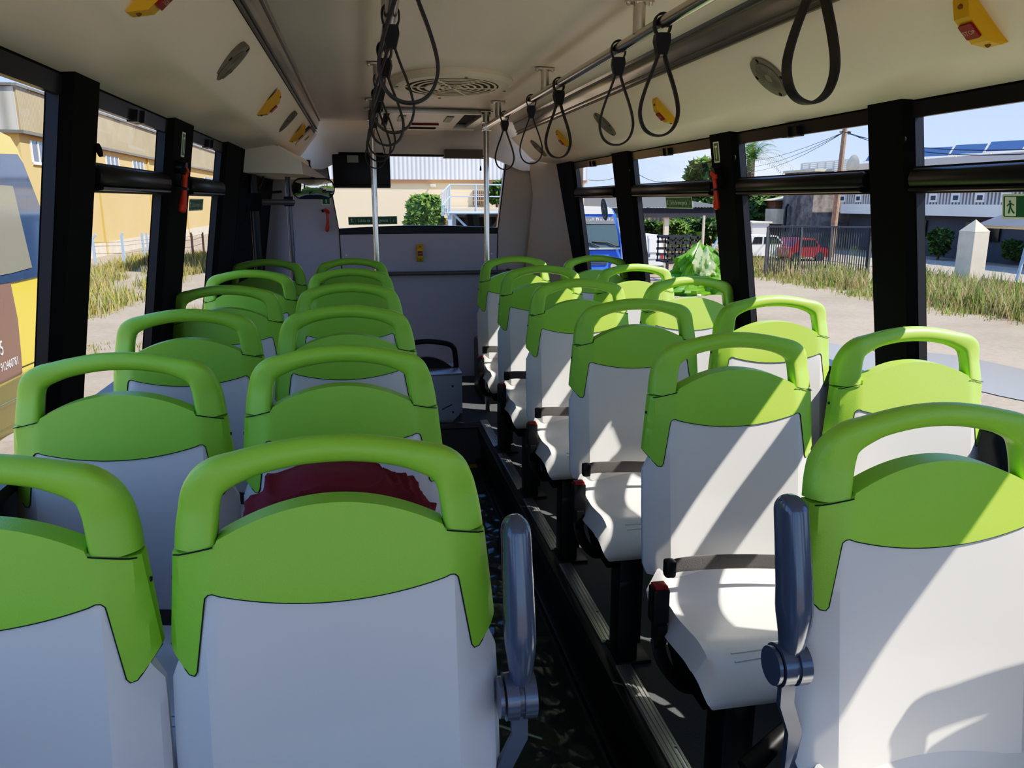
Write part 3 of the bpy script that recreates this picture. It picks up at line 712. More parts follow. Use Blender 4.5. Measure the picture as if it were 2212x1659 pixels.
# door posts
r = thing('door_post', (-.600, 4.90, 0), 'thick black door post under the mechanism cover at rear left', 'post')
MB().tube([(0,0,0), (0,0,ZC+.17)], .024, 0, 16).build('post', 'black2', r)
m = MB(); m.box((-.035,-.045,ZC-.055), (.045,.035,ZC+.045), bev=.006); m.build('clamp', 'black', r, ang=30)
m = MB(); m.tube([(.03,0,ZC-.005), (.19,.36,ZC-.005)], .018, 0, 14); m.build('cross_tube', 'gun', r)
r = thing('grey_post', (-.435, 5.30, 0), 'slim grey metal post beside the black door post at rear left', 'post')
MB().tube([(0,0,0), (0,0,ZC+.17)], .017, 0, 14).build('post', 'gun', r); m = MB(); m.box((-.03,-.03,ZC-.03), (.03,.03,ZC+.03), bev=.006); m.build('clamp', 'black2', r, ang=30)
m = MB(); m.tube(smooth_path([(-.14,-.05,ZC+.15),(-.16,-.06,ZC+.10),(-.17,-.06,ZC+.06),(-.10,-.06,ZC+.055),(-.04,-.03,ZC+.06)], 4), .008, 0, 8); m.build('hook', 'black2', r)
# rear wall handrail
r = thing('rear_handrail', (.44, 6.12, ZC-.540), 'horizontal dark steel handrail across the rear wall', 'grab rail')
MB().tube([(-.62,0,0), (.72,0,0)], .016, 0, 14).build('tube', 'stripdark', r)
for x in (-.60, .70): MB().tube([(x,0,0), (x,.07,0)], .02, 0, 12).build('bracket', 'black2', r)
# ceiling fan grille
r = thing('ceiling_vent', (.457, 3.95, ZC+.545), 'oval white ceiling ventilator grille with dark ringed slots', 'vent'); RX, RY = .290, .40
m = MB(); rg = [(.0,-.012),(.30,-.014),(.62,-.016),(.76,-.018),(.80,-.0195),(.92,-.017),(1.0,-.004),(1.0,.02)]
for i in range(len(rg)-1):
    if i < 3: continue
    (a, za), (b, zb_) = rg[i], rg[i+1]; n = 64
    m.add([(RX*q*cos(2*pi*k/n), RY*q*sin(2*pi*k/n), z) for q, z in ((a, za), (b, zb_)) for k in range(n)], [(k, (k+1) % n, n+(k+1) % n, n+k) for k in range(n)])
m.build('rim', 'cream', r, ang=40)
m = MB(); M['cavity'] = mat('cavity_shade_brown', (.05,.038,.028), .8); m.prism(ellipse(RX*.80, RY*.80, 48), lambda u, v, d: Vector((u, v, -.0165+d)), -.0005, .0005); m.build('cavity_shade_disc', 'cavity', r)  # flat dark disc paints the shade behind the grille rings
m = MB()
for q in (.10,.22,.34,.46,.58,.69):
    n = 56; m.add([((RX*(q+e))*cos(2*pi*k/n)+.02*(1-q), RY*(q+e)*sin(2*pi*k/n), z) for e, z in ((-.022,-.0172),(-.020,-.0192),(.020,-.0192),(.022,-.0172)) for k in range(n)], [(j*n+k, j*n+(k+1) % n, (j+1)*n+(k+1) % n, (j+1)*n+k) for j in range(3) for k in range(n)])
for a in (0, 62, 118, 180, 242, 298):
    c, s_ = cos(radians(a)), sin(radians(a)); m.tube([(RX*.06*c, RY*.06*s_, -.018), (RX*.78*c, RY*.78*s_, -.018)], .0045, 0, 6)
m.prism(ellipse(.035, .10, 16, -.09, -.02), lambda u, v, d: Vector((u, v, -.020+d)), -.003, .003)
m.build('ring_slats', 'cream', r, ang=40)
m = MB()
for a in (5, 95, 185, 275): m.disc((RX*.9*cos(radians(a)), RY*.9*sin(radians(a)), -.024), (0,0,1), .007, .004, 0, 10)
m.build('screws', 'speaker', r)
# roof hatch
r = thing('roof_hatch', (.47, 5.50, ZC+.545), 'grey-framed emergency roof hatch with white flap near the rear', 'hatch')
m = MB()
for lo, hi in (((-.36,-.42,-.020),(.36,-.38,.01)), ((-.36,.34,-.05),(.36,.42,.01)), ((-.36,-.42,-.035),(-.30,.42,.01)), ((.30,-.42,-.035),(.36,.42,.01))): m.box(lo, hi, bev=.004)
m.build('frame', 'alu', r, ang=30)
m = MB(); m.prism([(-.38,-.020),(.34,-.045),(.36,-.012),(-.38,.0)], lambda u, v, d: Vector((d, u, v)), -.26, .20); m.build('flap', 'white', r, ang=30)
m = MB(); m.prism([(-.30,-.0245),(-.05,-.033),(-.05,-.036),(-.30,-.028)], lambda u, v, d: Vector((d, u, v)), -.20, -.155); m.prism([(-.30,-.0245),(-.05,-.033),(-.05,-.036),(-.30,-.028)], lambda u, v, d: Vector((d, u, v)), .10, .145); m.build('instruction_label', 'sgreen', r)
m = MB(); m.tube([(-.12,.05,-.04), (.08,.05,-.04)], .008, 0, 8); m.build('release_handle', 'red', r)
m = MB(); m.box((-.30,-.36,-.006), (.30,.36,.006)); m.build('opening', 'dark', r)  # dark slab under an uncut ceiling, painting the shade of a recess
m = MB(); m.box((-.14,.26,-.05), (.08,.33,-.03), bev=.003); m.build('vent_slot', 'black', r)
# folding seat with silver side box
def fold_seat(x, y, label, w=.40):
    r = thing('folding_seat', (x, y, 0), label, 'seat', 'folding seats at the rear platform')
    m = MB(); m.prism([(-.13,.06),(-.10,.02),(.16,.02),(.18,.08),(.18,.315),(-.13,.315)], lambda u, v, d: Vector((d, u, v)), w/2-.012, w/2+.012)
    m.prism([(-w/2,.05),(-w/2+.02,.02),(w/2-.06,.0),(w/2-.01,.05),(w/2,.12),(w/2,.315),(-w/2,.315)], lambda u, v, d: Vector((u, -.14+d, v)), 0, .02)
    m.disc((w/2-.05,-.142,.24), (0,1,0), .006, .006, 1, 10); m.disc((w/2-.05,-.142,.07), (0,1,0), .006, .006, 1, 10); m.tube([(w/2-.12,-.142,.09), (w/2-.055,-.142,.12)], .003, 1, 6)
    m.build('side_box', ['silver','seam'], r, ang=30)
    m = MB(); m.box((-w/2-.01,-.15,.312), (w/2+.012,.18,.325), bev=.004); m.build('box_lid', 'silver', r, ang=30)
    top = [(xx/100, .40-.06*(xx/15)**2) for xx in range(-17, 18)]
    m = MB(); m.prism([(-.19,.325)]+top+[(.19,.325)], lambda u, v, d: Vector((u, .02+d, v)), 0, .03); m.build('backrest', 'black2', r, ang=40)
    hp = smooth_path([(-.195,.035,.325),(-.19,.035,.40),(-.178,.035,.455),(-.13,.035,.484),(0,.035,.502),(.13,.035,.484),(.178,.035,.455),(.19,.035,.40),(.195,.035,.325)], 5)
    MB().sweep(hp, sellipse(.034, .032, 2.4, 12), 0, upv=(0,1,0)).build('grab_handle', 'black2', r, ang=50)
fold_seat(.385, 4.98, 'low black folding seat with silver metal box side at the end of the aisle')
r = thing('equipment_case', (1.0, 5.5, 0), 'black case on the rear platform behind the right seats', 'case')
MB().box((-.21,-.25,0), (.21,.2,.42), bev=.03).build('body', 'black2', r, ang=30)
MB().tube(smooth_path([(-.1,-.02,.42),(-.09,-.02,.46),(.09,-.02,.46),(.1,-.02,.42)], 4), .012, 0, 8).build('carry_handle', 'black2', r)
# maroon cloth on the seat pan
def cloth(u, v):
    a = 2*pi*u; p = v*pi/2
    d = Vector((cos(a)*cos(p)**.8*.225 if p < pi/2 else 0, sin(a)*max(0, cos(p))**.8*.165, sin(p)))
    q = Vector((cos(a)*cos(p)*2.1, sin(a)*cos(p)*1.6, sin(p)*2.2))
    w = noise.noise(q*.9+Vector((3,1,8)))
    f1 = 1-abs(sin(5*q.z+1.6*q.x+5*w)); f2 = 1-abs(sin(9*q.z-3.2*q.x+7*noise.noise(q*.8+Vector((0,5,2)))))
    k = 1+.06*w+.075*f1**1.5+.05*f2**1.6*max(0, cos(p))
    return Vector((d.x*k, d.y*k, (.468+.02*w)*max(0, d.z)**.70*(1+.03*f1**1.5+.02*f2**1.6)))
m = MB(); m.grid(cloth, 181, 70)
tag(m.build('maroon_cloth', 'maroon', None, ang=180, loc=(-.062, 1.435, .428)), 'crumpled maroon cloth heaped on the second left aisle-side seat', 'cloth')
# plastic sheet on the aisle
m = MB(); m.grid(lambda u, v: Vector((.205+.44*u, .2+4.36*v, -.228+.006*noise.noise(Vector((u*9, v*40, 0)))+.004*noise.noise(Vector((u*24, v*100, 3))))), 30, 160)
tag(m.build('plastic_sheet', 'film', None, ang=180), 'crinkled clear plastic sheet protecting the dark aisle floor', 'plastic sheet')
# fire extinguisher under the near right seats
r = thing('fire_extinguisher', (.855, 1.33, .105), 'red fire extinguisher with black horn mounted under the near right seats', 'fire extinguisher')
m = MB(); m.tube([(.03,-.02,.22), (.045,-.018,.22), (.075,-.012,.22), (.24,.0,.22), (.25,.0,.22)], [.02,.05,.055,.055,.03], 0, 20, upv=(0,0,1)); m.build('cylinder', 'red', r, ang=50)
m = MB(); m.tube([(-.02,-.06,.235), (.04,-.02,.23)], .017, 0, 10); m.box((-.02,-.06,.225), (.005,-.03,.265), bev=.004); m.build('valve', 'brass', r, ang=40)
m = MB(); m.tube([(-.155,-.10,.185), (-.12,-.09,.20), (-.05,-.07,.24), (-.01,-.05,.25)], [.020,.021,.017,.012], 0, 12, upv=(0,0,1)); m.build('horn', 'black2', r, ang=50)
m = MB(); m.tube([(-.045+.018*cos(t), -.085, .195+.018*sin(t)) for t in [i*pi/8 for i in range(16)]], .0018, 0, 6, close=True, upv=(0,1,0)); m.build('safety_pin_ring', 'steel', r)
m = MB(); m.box((.12,-.06,-.105), (.16,.05,.17)); m.build('mounting_bracket', 'black2', r)
# ================================================================== OUTSIDE
def two_tone(name, c1, c2, scale, rough=.9, c3=None, bump=.4):
    m = mat(name, c1, rough, bump=bump, bscale=scale*6); b = m.node_tree.nodes['Principled BSDF']; L = m.node_tree.links
    tc = nd(m, 'ShaderNodeTexCoord'); n = nd(m, 'ShaderNodeTexNoise', Scale=scale, Detail=8.0, Roughness=.65); L.new(tc.outputs['Object'], n.inputs['Vector'])
    r = nd(m, 'ShaderNodeValToRGB'); L.new(n.outputs['Fac'], r.inputs['Fac']); e = r.color_ramp.elements
    e[0].position = .35; e[0].color = (*c1, 1); e[1].position = .65; e[1].color = (*c2, 1)
    if c3: k = e.new(.5); k.color = (*c3, 1)
    L.new(r.outputs['Color'], b.inputs['Base Color']); return m
M['sand'] = two_tone('sandy_ground', (.215,.145,.085), (.33,.238,.155), .35, c3=(.27,.192,.122), bump=.8)
_m = M['sand']; _b = _m.node_tree.nodes['Principled BSDF']; _l = _b.inputs['Base Color'].links[0].from_socket
_n = nd(_m, 'ShaderNodeTexNoise', Scale=9.0, Detail=9.0, Roughness=.75); _t = nd(_m, 'ShaderNodeTexCoord'); _x = nd(_m, 'ShaderNodeMixRGB', blend_type='OVERLAY'); _x.inputs['Fac'].default_value = .75
_m.node_tree.links.new(_t.outputs['Object'], _n.inputs['Vector']); _m.node_tree.links.new(_l, _x.inputs['Color1']); _m.node_tree.links.new(_n.outputs['Fac'], _x.inputs['Color2']); _m.node_tree.links.new(_x.outputs[0], _b.inputs['Base Color'])
M['road'] = two_tone('pale_road', (.26,.21,.165), (.32,.265,.21), .8)
M['ochre'] = two_tone('ochre_plaster', (.52,.31,.085), (.57,.35,.11), .25, .8, bump=.1)
M['cream2'] = two_tone('pale_ochre_plaster', (.74,.56,.31), (.82,.64,.37), .2, .8, bump=.1)
M['clad'] = bands('tan_corrugated', (.33,.22,.095), (.25,.18,.085), 2.2, 'Y')
M['cladx'] = bands('tan_corrugated_gable', (.42,.40,.33), (.20,.19,.15), .5, 'X')
M['cladw'] = bands('white_corrugated', (.66,.69,.78), (.44,.47,.55), 2.0, 'X')
M['roofedge'] = mat('dark_roof_edge', (.10,.09,.07), .7)
M['leafd'] = mat('dark_leaves', (.035,.075,.014), .6, trans=.35); M['leafm'] = mat('mid_leaves', (.085,.15,.025), .6, trans=.4); M['leafl'] = mat('light_leaves', (.16,.25,.05), .6, trans=.4)
M['dry'] = mat('dry_stalks', (.33,.25,.12), .8, trans=.3); M['dry2'] = mat('olive_stalks', (.21,.20,.065), .8, trans=.3); M['yflower'] = mat('yellow_flowers', (.55,.45,.06), .7, trans=.3)
M['bark'] = mat('bark', (.14,.10,.07), .9, var=.3)
M['vanyel'] = mat('van_yellow', (.78,.54,.03), .3, coat=.5); M['brown'] = mat('brown_decal', (.13,.07,.055), .4)
M['vglass'] = mat('dark_van_glass', (.035,.055,.10), .06, spec=.6); M['vglass2'] = mat('van_glass_reflection', (.17,.165,.12), .1)
M['blue'] = mat('bus_blue', (.025,.085,.52), .3, coat=.4); M['busglass'] = mat('bus_windscreen', (.045,.065,.065), .08); M['red2'] = mat('car_red', (.45,.02,.02), .3, coat=.4)
M['concrete'] = two_tone('concrete', (.52,.43,.30), (.64,.55,.40), 1.5, .85)
M['stone'] = two_tone('dark_stone_facing', (.08,.065,.055), (.26,.22,.18), 1.6, .9); M['brownwall'] = mat('brown_wall', (.20,.085,.035), .8, var=.2, vscale=1)
M['wallw'] = mat('white_parapet', (.62,.62,.60), .7, var=.06, vscale=.6); M['fins'] = mat('balustrade_blocks', (.48,.45,.40), .8); M['dgrey'] = mat('dark_grey_wall', (.06,.065,.075), .7, var=.15, vscale=.5); M['dwin'] = mat('dark_pane', (.015,.018,.02), .15)
M['upper'] = mat('beige_upper_wall', (.50,.44,.37), .8); M['solar'] = mat('solar_cells', (.05,.08,.18), .12, spec=.7)
M['fence'] = mat('dark_fence_metal', (.05,.05,.05), .6); M['bpole'] = mat('pale_blue_paint', (.28,.42,.62), .6); M['wood'] = mat('pole_wood', (.24,.15,.09), .9, var=.2)
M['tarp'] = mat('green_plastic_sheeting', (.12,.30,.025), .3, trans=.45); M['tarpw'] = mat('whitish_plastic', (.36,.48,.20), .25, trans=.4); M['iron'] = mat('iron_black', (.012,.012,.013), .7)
M['terracotta'] = mat('terracotta', (.50,.27,.13), .8); M['wpane'] = mat('window_pane_dark', (.07,.07,.09), .2)
# ---- ground
m = MB(); m.grid(lambda u, v: Vector((-90+200*u, -25+160*v, GZ)), 2, 2); struct(m.build('ground', 'sand', None, False))
m = MB(); m.add([(20.5, -20, GZ+.02), (25.5, -20, GZ+.02), (25.5, 110, GZ+.02), (20.5, 110, GZ+.02)], [(0,1,2,3)]); struct(m.build('road', 'road', None, False))
def blob(cx, cy, rx, ry, z, seed, n=40):
    return [(cx+rx*cos(a)*(1+.25*noise.noise((cos(a)*1.3+seed, sin(a)*1.3, 1))), cy+ry*sin(a)*(1+.25*noise.noise((cos(a)*1.3+seed, sin(a)*1.3, 9))), z) for a in [2*pi*i/n for i in range(n)]]
for k, (px, py, rx, ry, l) in enumerate(((2150, 815, .9, 2.4, 'large grey puddle on the sandy yard beyond the right windows'), (1845, 775, .6, 2.0, 'small puddle on the sand beside the right window pillar'))):
    c = at(px, py, Z=GZ); P = blob(c.x, c.y, rx, ry, GZ+.012, k*3); m = MB(); m.add(P, [tuple(range(len(P)))])
    tag(m.build('puddle', 'wet', None, False), l, 'puddle', 'puddles in the yard')
# ---- plants
def blades(m, x, y, h, n, mis, spread=.25, w=.012, z=GZ):
    for _ in range(n):
        a = random.uniform(0, 2*pi); r = random.uniform(0, spread); bx, by = x+r*cos(a), y+r*sin(a)
        hh = h*random.uniform(.45, 1.1); ln = hh*random.uniform(.05, .5); b = random.uniform(0, 2*pi)
        c, s_ = cos(b)*ln, sin(b)*ln; d = random.uniform(0, pi); wx, wy = cos(d)*w, sin(d)*w
        p0 = (bx-wx, by-wy, z); p1 = (bx+wx, by+wy, z); q0 = (bx-wx*.7+c*.4, by-wy*.7+s_*.4, z+hh*.6); q1 = (bx+wx*.7+c*.4, by+wy*.7+s_*.4, z+hh*.6); t = (bx+c, by+s_, z+hh)
        m.add([p0, p1, q1, q0, t], [(0,1,2,3), (3,2,4)], random.choice(mis))
def weeds(name, label, pts, mats, mis, hs, n, w=.014, spread=.3):
    m = MB()
    for x, y in pts: blades(m, x, y, random.uniform(*hs), n, mis, spread, w)
    o = m.build(name, mats, None, False); tag(o, label, 'weeds'); o['kind'] = 'stuff'; return o
R = random.Random(3)
def strip(n, x0, x1, y0, y1, gap=None):
    o = []
    while len(o) < n:
        x, y = R.uniform(x0, x1), R.uniform(y0, y1)
        if noise.noise((x*.45, y*.30, 4)) > -.08 and not (gap and gap(x, y)): o.append((x, y))
    return o
weeds('dry_weeds', 'tall dry weeds in a strip along the yard edge beyond the right windows', strip(1300, 14.2, 17.6, 7, 44, lambda x, y: 22 < y < 30 and x > 14.9), ['dry','dry2','leafm'], [0,0,0,0,1,1,2], (.12, .70), 12, .013, .5)
weeds('green_weeds', 'bright green weeds at the foot of the concrete gate pillar', strip(450, 14.6, 18.0, 13, 24), ['leafl','dry2','leafm','dry'], [0,1,1,2,3,3], (.2, .8), 14, .016, .5)
weeds('short_grass', 'low dry grass in front of the dark metal gate', strip(900, 13.4, 18.5, 14, 40), ['dry','dry2','leafl'], [0,1,2], (.10, .28), 12, .014, .4)
weeds('yellow_weeds', 'yellow-flowering weeds in the waste ground beyond the left windows', strip(1700, -9.8, -6.0, 11, 40), ['dry','dry2','yflower','leafm'], [0,0,0,1,1,2,3], (.12, .55), 13, .014, .48)
weeds('pebble_tufts', 'scattered small dry tufts on the sand beyond the left windows', strip(110, -5.2, -3.2, 7, 24), ['dry','dry2'], [0,1], (.05, .16), 10, .010, .15)
def leafball(m, c, rad, n, mis, size, flat=1):
    c = Vector(c)
    for _ in range(n):
        v = Vector((random.gauss(0,1), random.gauss(0,1), random.gauss(0,1))).normalized()
        k = random.uniform(.55, 1.0)**.6*(1+.32*noise.noise(v*2.2+c))
        p = c+Vector((v.x*rad[0], v.y*rad[1], v.z*rad[2]))*k
        a = Vector((random.uniform(-1,1), random.uniform(-1,1), random.uniform(-.6,.6))).normalized(); b = a.cross(v+Vector((0,0,.3))).normalized()
        s_ = size*random.uniform(.6, 1.3)
        m.add([p-a*s_, p+b*s_*.45, p+a*s_, p-b*s_*.45], [(0,1,2,3)], random.choice(mis))
def tree(name, label, base, crowns, n, mis, size, trunk_r=.14, cat='tree', group=None):
    base = Vector(base); r = thing(name, base, label, cat, group)
    m = MB()
    for (dx, dy, z, rx, ry, rz) in crowns: leafball(m, (dx, dy, z), (rx, ry, rz), n, mis, size)
    m.build('foliage', ['leafd','leafm','leafl'], r, False)
    m = MB()
    for (dx, dy, z, rx, ry, rz) in crowns: m.tube([(0,0,0), (dx*.3, dy*.3, z*.5), (dx, dy, z)], [trunk_r, trunk_r*.8, trunk_r*.3], 0, 8)
    m.build('trunk', 'bark', r)
    return r
def gpt(px, Y): p = at(px, 500, Y=Y); return Vector((p.x, Y, GZ))
def hz(px, py, Y): return at(px, py, Y=Y).z-GZ
def px_tree(name, label, cx, top, bot, half, Y, n, mis, size, cat='tree', group=None, lobes=4):
    """crown that spans the given extent of the photograph at distance Y"""
    b = gpt(cx, Y); zt, zb_ = hz(cx, top, Y), max(.2, hz(cx, bot, Y)); w = at(cx+half, 500, Y=Y).x-b.x; cz = (zt+zb_)/2; h = (zt-zb_)/2
    cr = [(0, 0, cz, w*.75, w*.75, h*.85)]
    for k in range(lobes):
        a = k*2*pi/lobes+.5; cr.append((cos(a)*w*.45, sin(a)*w*.35, cz+h*(.45 if k % 2 else -.35), w*.55, w*.5, h*.5))
    return tree(name, label, b, cr, n, mis, size, max(.05, w*.07), cat, group)
G_T = 'trees beyond the right windows'
px_tree('tree', 'leafy round tree rising behind the carport roof, beside the red hammer pillar', 1533, 335, 500, 58, 46, 900, [0,0,1,1,2], .42, group=G_T)
px_tree('tree', 'bushy green tree standing left of the brown building', 1648, 412, 530, 60, 48, 950, [0,1,1,2], .38, group=G_T)
px_tree('tree', 'shady tree under the carport roof behind the black rack', 1505, 470, 560, 55, 42, 700, [0,0,0,1], .36, group=G_T)
px_tree('shrub', 'green shrub with pale leaf tips left of the slim grey pole', 1455, 478, 548, 30, 38, 500, [1,1,2], .28, 'shrub', 'shrubs beyond the right windows')
px_tree('shrub', 'dark hedge shrub behind the white van', 1398, 478, 540, 26, 40, 400, [0,0,1], .28, 'shrub', 'shrubs beyond the right windows')
px_tree('shrub', 'rose shrub in front of the dark grey wall, left of the pillar', 2033, 495, 556, 22, 32, 420, [0,0,1,2], .18, 'shrub', 'shrubs beyond the right windows')
px_tree('shrub', 'dark shrub right of the concrete pillar', 2150, 515, 575, 26, 31, 420, [0,0,1], .18, 'shrub', 'shrubs beyond the right windows')
px_tree('shrub', 'rounded olive shrub under the shelter roof at the right edge', 2205, 520, 575, 28, 29, 420, [0,1,1], .18, 'shrub', 'shrubs beyond the right windows')
px_tree('bush', 'bright leafy bush against the pale wall seen through the rear window', 918, 421, 510, 42, 26, 1100, [1,2,2,2], .19, 'bush', 'bushes behind the bus')
px_tree('bush', 'bush behind the stair railing at the right end of the rear window', 1078, 392, 442, 20, 29.2, 500, [0,1,1], .17, 'bush', 'bushes behind the bus')
# palm
b = gpt(1612, 52); r = thing('palm_tree', b, 'tall palm with arching fronds behind the right window pillar', 'palm tree'); H = hz(1606, 345, 52)
MB().tube([(0,0,0), (.1,0,H*.5), (0,0,H)], [.32,.26,.28], 0, 10).build('trunk', 'bark', r)
m = MB()
for k in range(34):
    a = k*2.4; el = random.uniform(-.15, 1.25); L_ = random.uniform(3.2, 4.2); prev = None
    for j in range(9):
        t = j/8; p = Vector((cos(a)*cos(el)*L_*t, sin(a)*cos(el)*L_*t, H+sin(el)*L_*t-1.0*t*t*L_*.62))
        if prev:
            d = (p-prev).normalized(); sd = d.cross(Vector((0,0,1))).normalized()
            for e in (-1, 1):
                for q in (0, .33, .66):
                    o = prev.lerp(p, q); tip = o+(sd*e*.55+d*.36+Vector((0,0,-.12)))*(1.1-.6*t)
                    m.add([o, o+d*.05, tip], [(0,1,2)], random.choice([0,1]))
        prev = p
m.build('fronds', ['leafm','leafd'], r, False)
# ---- rear building
YW = 30.0; xr_ = at(1262, 400, Y=YW).x; zb0 = at(900, 395, Y=YW).z
r = thing('warehouse', (3, YW, GZ), 'pale ochre warehouse with white corrugated top behind the rear window', 'building', 'industrial buildings')
o_ = lambda x, y, z: (x-3, y-YW, z-GZ)
MB().box(o_(-4, YW, GZ), o_(xr_, YW+10, zb0)).build('wall', 'cream2', r, False)
MB().box(o_(-4.1, YW-.15, zb0+.12), o_(xr_+.1, YW+10, zb0+3.4)).build('cladding', 'cladw', r, False)
MB().box(o_(-4.1, YW-.1, zb0), o_(xr_+.1, YW+10, zb0+.12)).build('ledge', 'terracotta', r, False)
a, b = at(1021, 411, Y=YW), at(1054, 443, Y=YW)
w_ = MB().box(o_(a.x, YW-.06, b.z), o_(b.x, YW+.05, a.z)).build('window', 'wpane', r, False)
m = MB()
for k in range(7): x = a.x+(b.x-a.x)*(k+.5)/7; m.tube([o_(x, YW-.1, b.z), o_(x, YW-.1, a.z)], .015, 0, 6)
for q in (.3, .7): z = a.z+(b.z-a.z)*q; m.tube([o_(a.x, YW-.1, z), o_(b.x, YW-.1, z)], .015, 0, 6)
m.build('bars', 'terracotta', w_)
a, b = at(985, 456, Y=YW), at(1090, 500, Y=YW); MB().box(o_(a.x, YW-.05, GZ), o_(a.x+4.4, YW+.1, a.z)).build('opening_shade_panel', 'dark', r, False)  # flat dark panel stands in for the shade under the landing
a = at(932, 402, Y=YW); r = thing('wall_lamp', (a.x, YW, a.z), 'small grey lamp box high on the pale wall above the bush', 'lamp'); m = MB(); m.box((-.09,-.45,-.05), (.12,-.12,.06), bev=.02); m.tube([(0,-.2,0), (0,0,.05)], .03, 0, 8); m.build('housing', 'concrete', r)
# stair platform
Y1_ = 25.6; a, b = at(972, 452, Y=Y1_), at(1100, 452, Y=Y1_); zf = at(1000, 450, Y=Y1_).z; zr = at(975, 399, Y=Y1_).z
r = thing('stair_platform', (a.x, Y1_, GZ), 'pale blue metal stair landing with railing on the wall behind the bus', 'platform'); o_ = lambda x, y, z: (x-a.x, y-Y1_, z-GZ)
MB().box(o_(a.x-.1, Y1_, zf-.12), o_(b.x+.6, 29.8, zf)).build('deck', 'concrete', r, False)
m = MB(); rr = .022
for x in [a.x+(b.x+.6-a.x)*k/3 for k in range(4)]: m.tube([o_(x, Y1_, zf-.1), o_(x, Y1_, zr)], .028, 0, 6)
for z in (zr, (zf+zr)/2): m.tube([o_(a.x, Y1_, z), o_(b.x+.6, Y1_, z)], rr, 0, 6); m.tube([o_(a.x, Y1_, z), o_(a.x-.38, Y1_-1.2, z-.27)], rr, 0, 6)
for k in range(1, 6): x, y, dz = a.x-.38*k/5, Y1_-1.2*k/5, -.27*k/5; m.tube([o_(x, y, zf-.22), o_(x, y, zr+dz)], .016, 0, 6)
m.build('railing', 'bpole', r)
m = MB()
for x, y in ((a.x, Y1_+.1), (a.x+.3, Y1_+1.5), (b.x, Y1_+.1)): m.box(o_(x-.06, y-.06, GZ), o_(x+.06, y+.06, zf-.1))
m.tube([o_(a.x+.1, Y1_+.2, zf-.15), o_(a.x+1.5, Y1_+.6, GZ+.9)], .04, 0, 6); m.tube([o_(a.x-.1, Y1_, zf-.14), o_(b.x+.6, Y1_, zf-.14)], .05, 0, 6)
m.build('frame', 'bpole', r, False)
# ---- left shed
XF = -12.4; c0 = at(40, 287, X=XF); yc = c0.y; ye = at(467, 350, X=XF).y; zb1 = at(40, 287, X=XF).z; zt1 = at(33, 188, X=XF).z
r = thing('factory_shed', (XF, yc, GZ), 'ochre factory shed with tan corrugated upper wall beyond the left windows', 'building', 'industrial buildings'); o_ = lambda x, y, z: (x-XF, y-yc, z-GZ)
MB().box(o_(XF-16, yc, GZ), o_(XF, ye, zb1)).build('wall', 'ochre', r, False)
MB().box(o_(XF-16.2, yc-.05, zb1+.10), o_(XF+.12, ye+.1, zt1)).build('cladding', 'clad', r, False)
MB().box(o_(XF-16.2, yc-.12, zb1+.10), o_(XF+.05, yc-.02, zt1-.02)).build('gable_cladding', 'cladx', r, False)
m = MB(); m.box(o_(XF-16.3, yc-.2, zb1-.02), o_(XF+.25, ye+.2, zb1+.10)); m.box(o_(XF-16.3, yc-.2, zt1), o_(XF+.22, ye+.2, zt1+.10)); m.build('roof_edge', 'roofedge', r, False)
for x0, x1, y0, y1 in ((64, 112, 303, 350), (227, 257, 336, 371), (285, 311, 347, 379), (333, 352, 356, 384), (441, 462, 382, 398), (150, 186, 322, 360), (372, 392, 366, 389)):
    a, b = at(x0, y0, X=XF), at(x1, y1, X=XF); zt_, zb_ = a.z, at(x0, y1-(x1-x0)*.0, X=XF).z
    w_ = MB().box(o_(XF-.05, a.y, zb_), o_(XF+.02, b.y, zt_)).build('window', 'wpane', r, False); m = MB()
    for k in range(4): y = a.y+(b.y-a.y)*k/3; m.box(o_(XF, y-.045, zb_), o_(XF+.05, y+.045, zt_))
    m.box(o_(XF, a.y, zb_-.08), o_(XF+.08, b.y, zb_+.03)); m.build('mullions', 'white', w_, False)
m = MB()
for x in (222, 330, 405, 150): p = at(x, 480, X=XF); m.box(o_(XF, p.y-.10, 0+GZ), o_(XF+.10, p.y+.10, zb1))
m.build('pilasters', 'ochre', r, False)
MB().box(o_(XF, yc+1, GZ), o_(XF+.06, ye, GZ+.62)).build('plinth', 'concrete', r, False)
# fence of the waste ground, left
G_P = 'fence posts beyond the left windows'
for k, (px, top, bot, lean) in enumerate(((207, 507, 577, .12), (270, 503, 578, .03), (313, 503, 568, 0), (322, 503, 562, 0), (418, 502, 560, -.02), (441, 502, 550, .02), (38, 508, 590, .05))):
    p = at(px, bot, Z=GZ); h = at(px, top, Y=p.y).z-GZ; r = thing('fence_post', p, ['leaning pale blue fence post nearest the left black pillar','pale blue fence post in the middle of the left window','paired pale blue fence post, left one of the two','paired pale blue fence post, right one of the two','rusty fence post behind the dark left pillar','thin rusty fence post at the far left window','pale blue fence post seen past the yellow van'][k], 'post', G_P)
    m = MB(); m.box((-.045,-.045,-.1), (.045,.045,h*.93)); m.sweep([(0,0,h*.9), (lean*h, 0, h)], [(-.04,-.04),(.04,-.04),(.04,.04),(-.04,.04)], 0, upv=(0,1,0)); m.build('shaft', 'bpole' if k not in (4, 5) else 'wood', r, False)
m = MB(); pa = [at(px, bot, Z=GZ) for px, bot in ((207,577),(270,578),(313,568),(418,560),(441,550))]
for h in (.55, .85, 1.0): m.tube([p+Vector((0,0,h+.05*noise.noise(p))) for p in pa], .012, 0, 5)
tag(m.build('fence_wire', 'wood'), 'sagging fence wires strung between the posts beyond the left windows', 'wire')
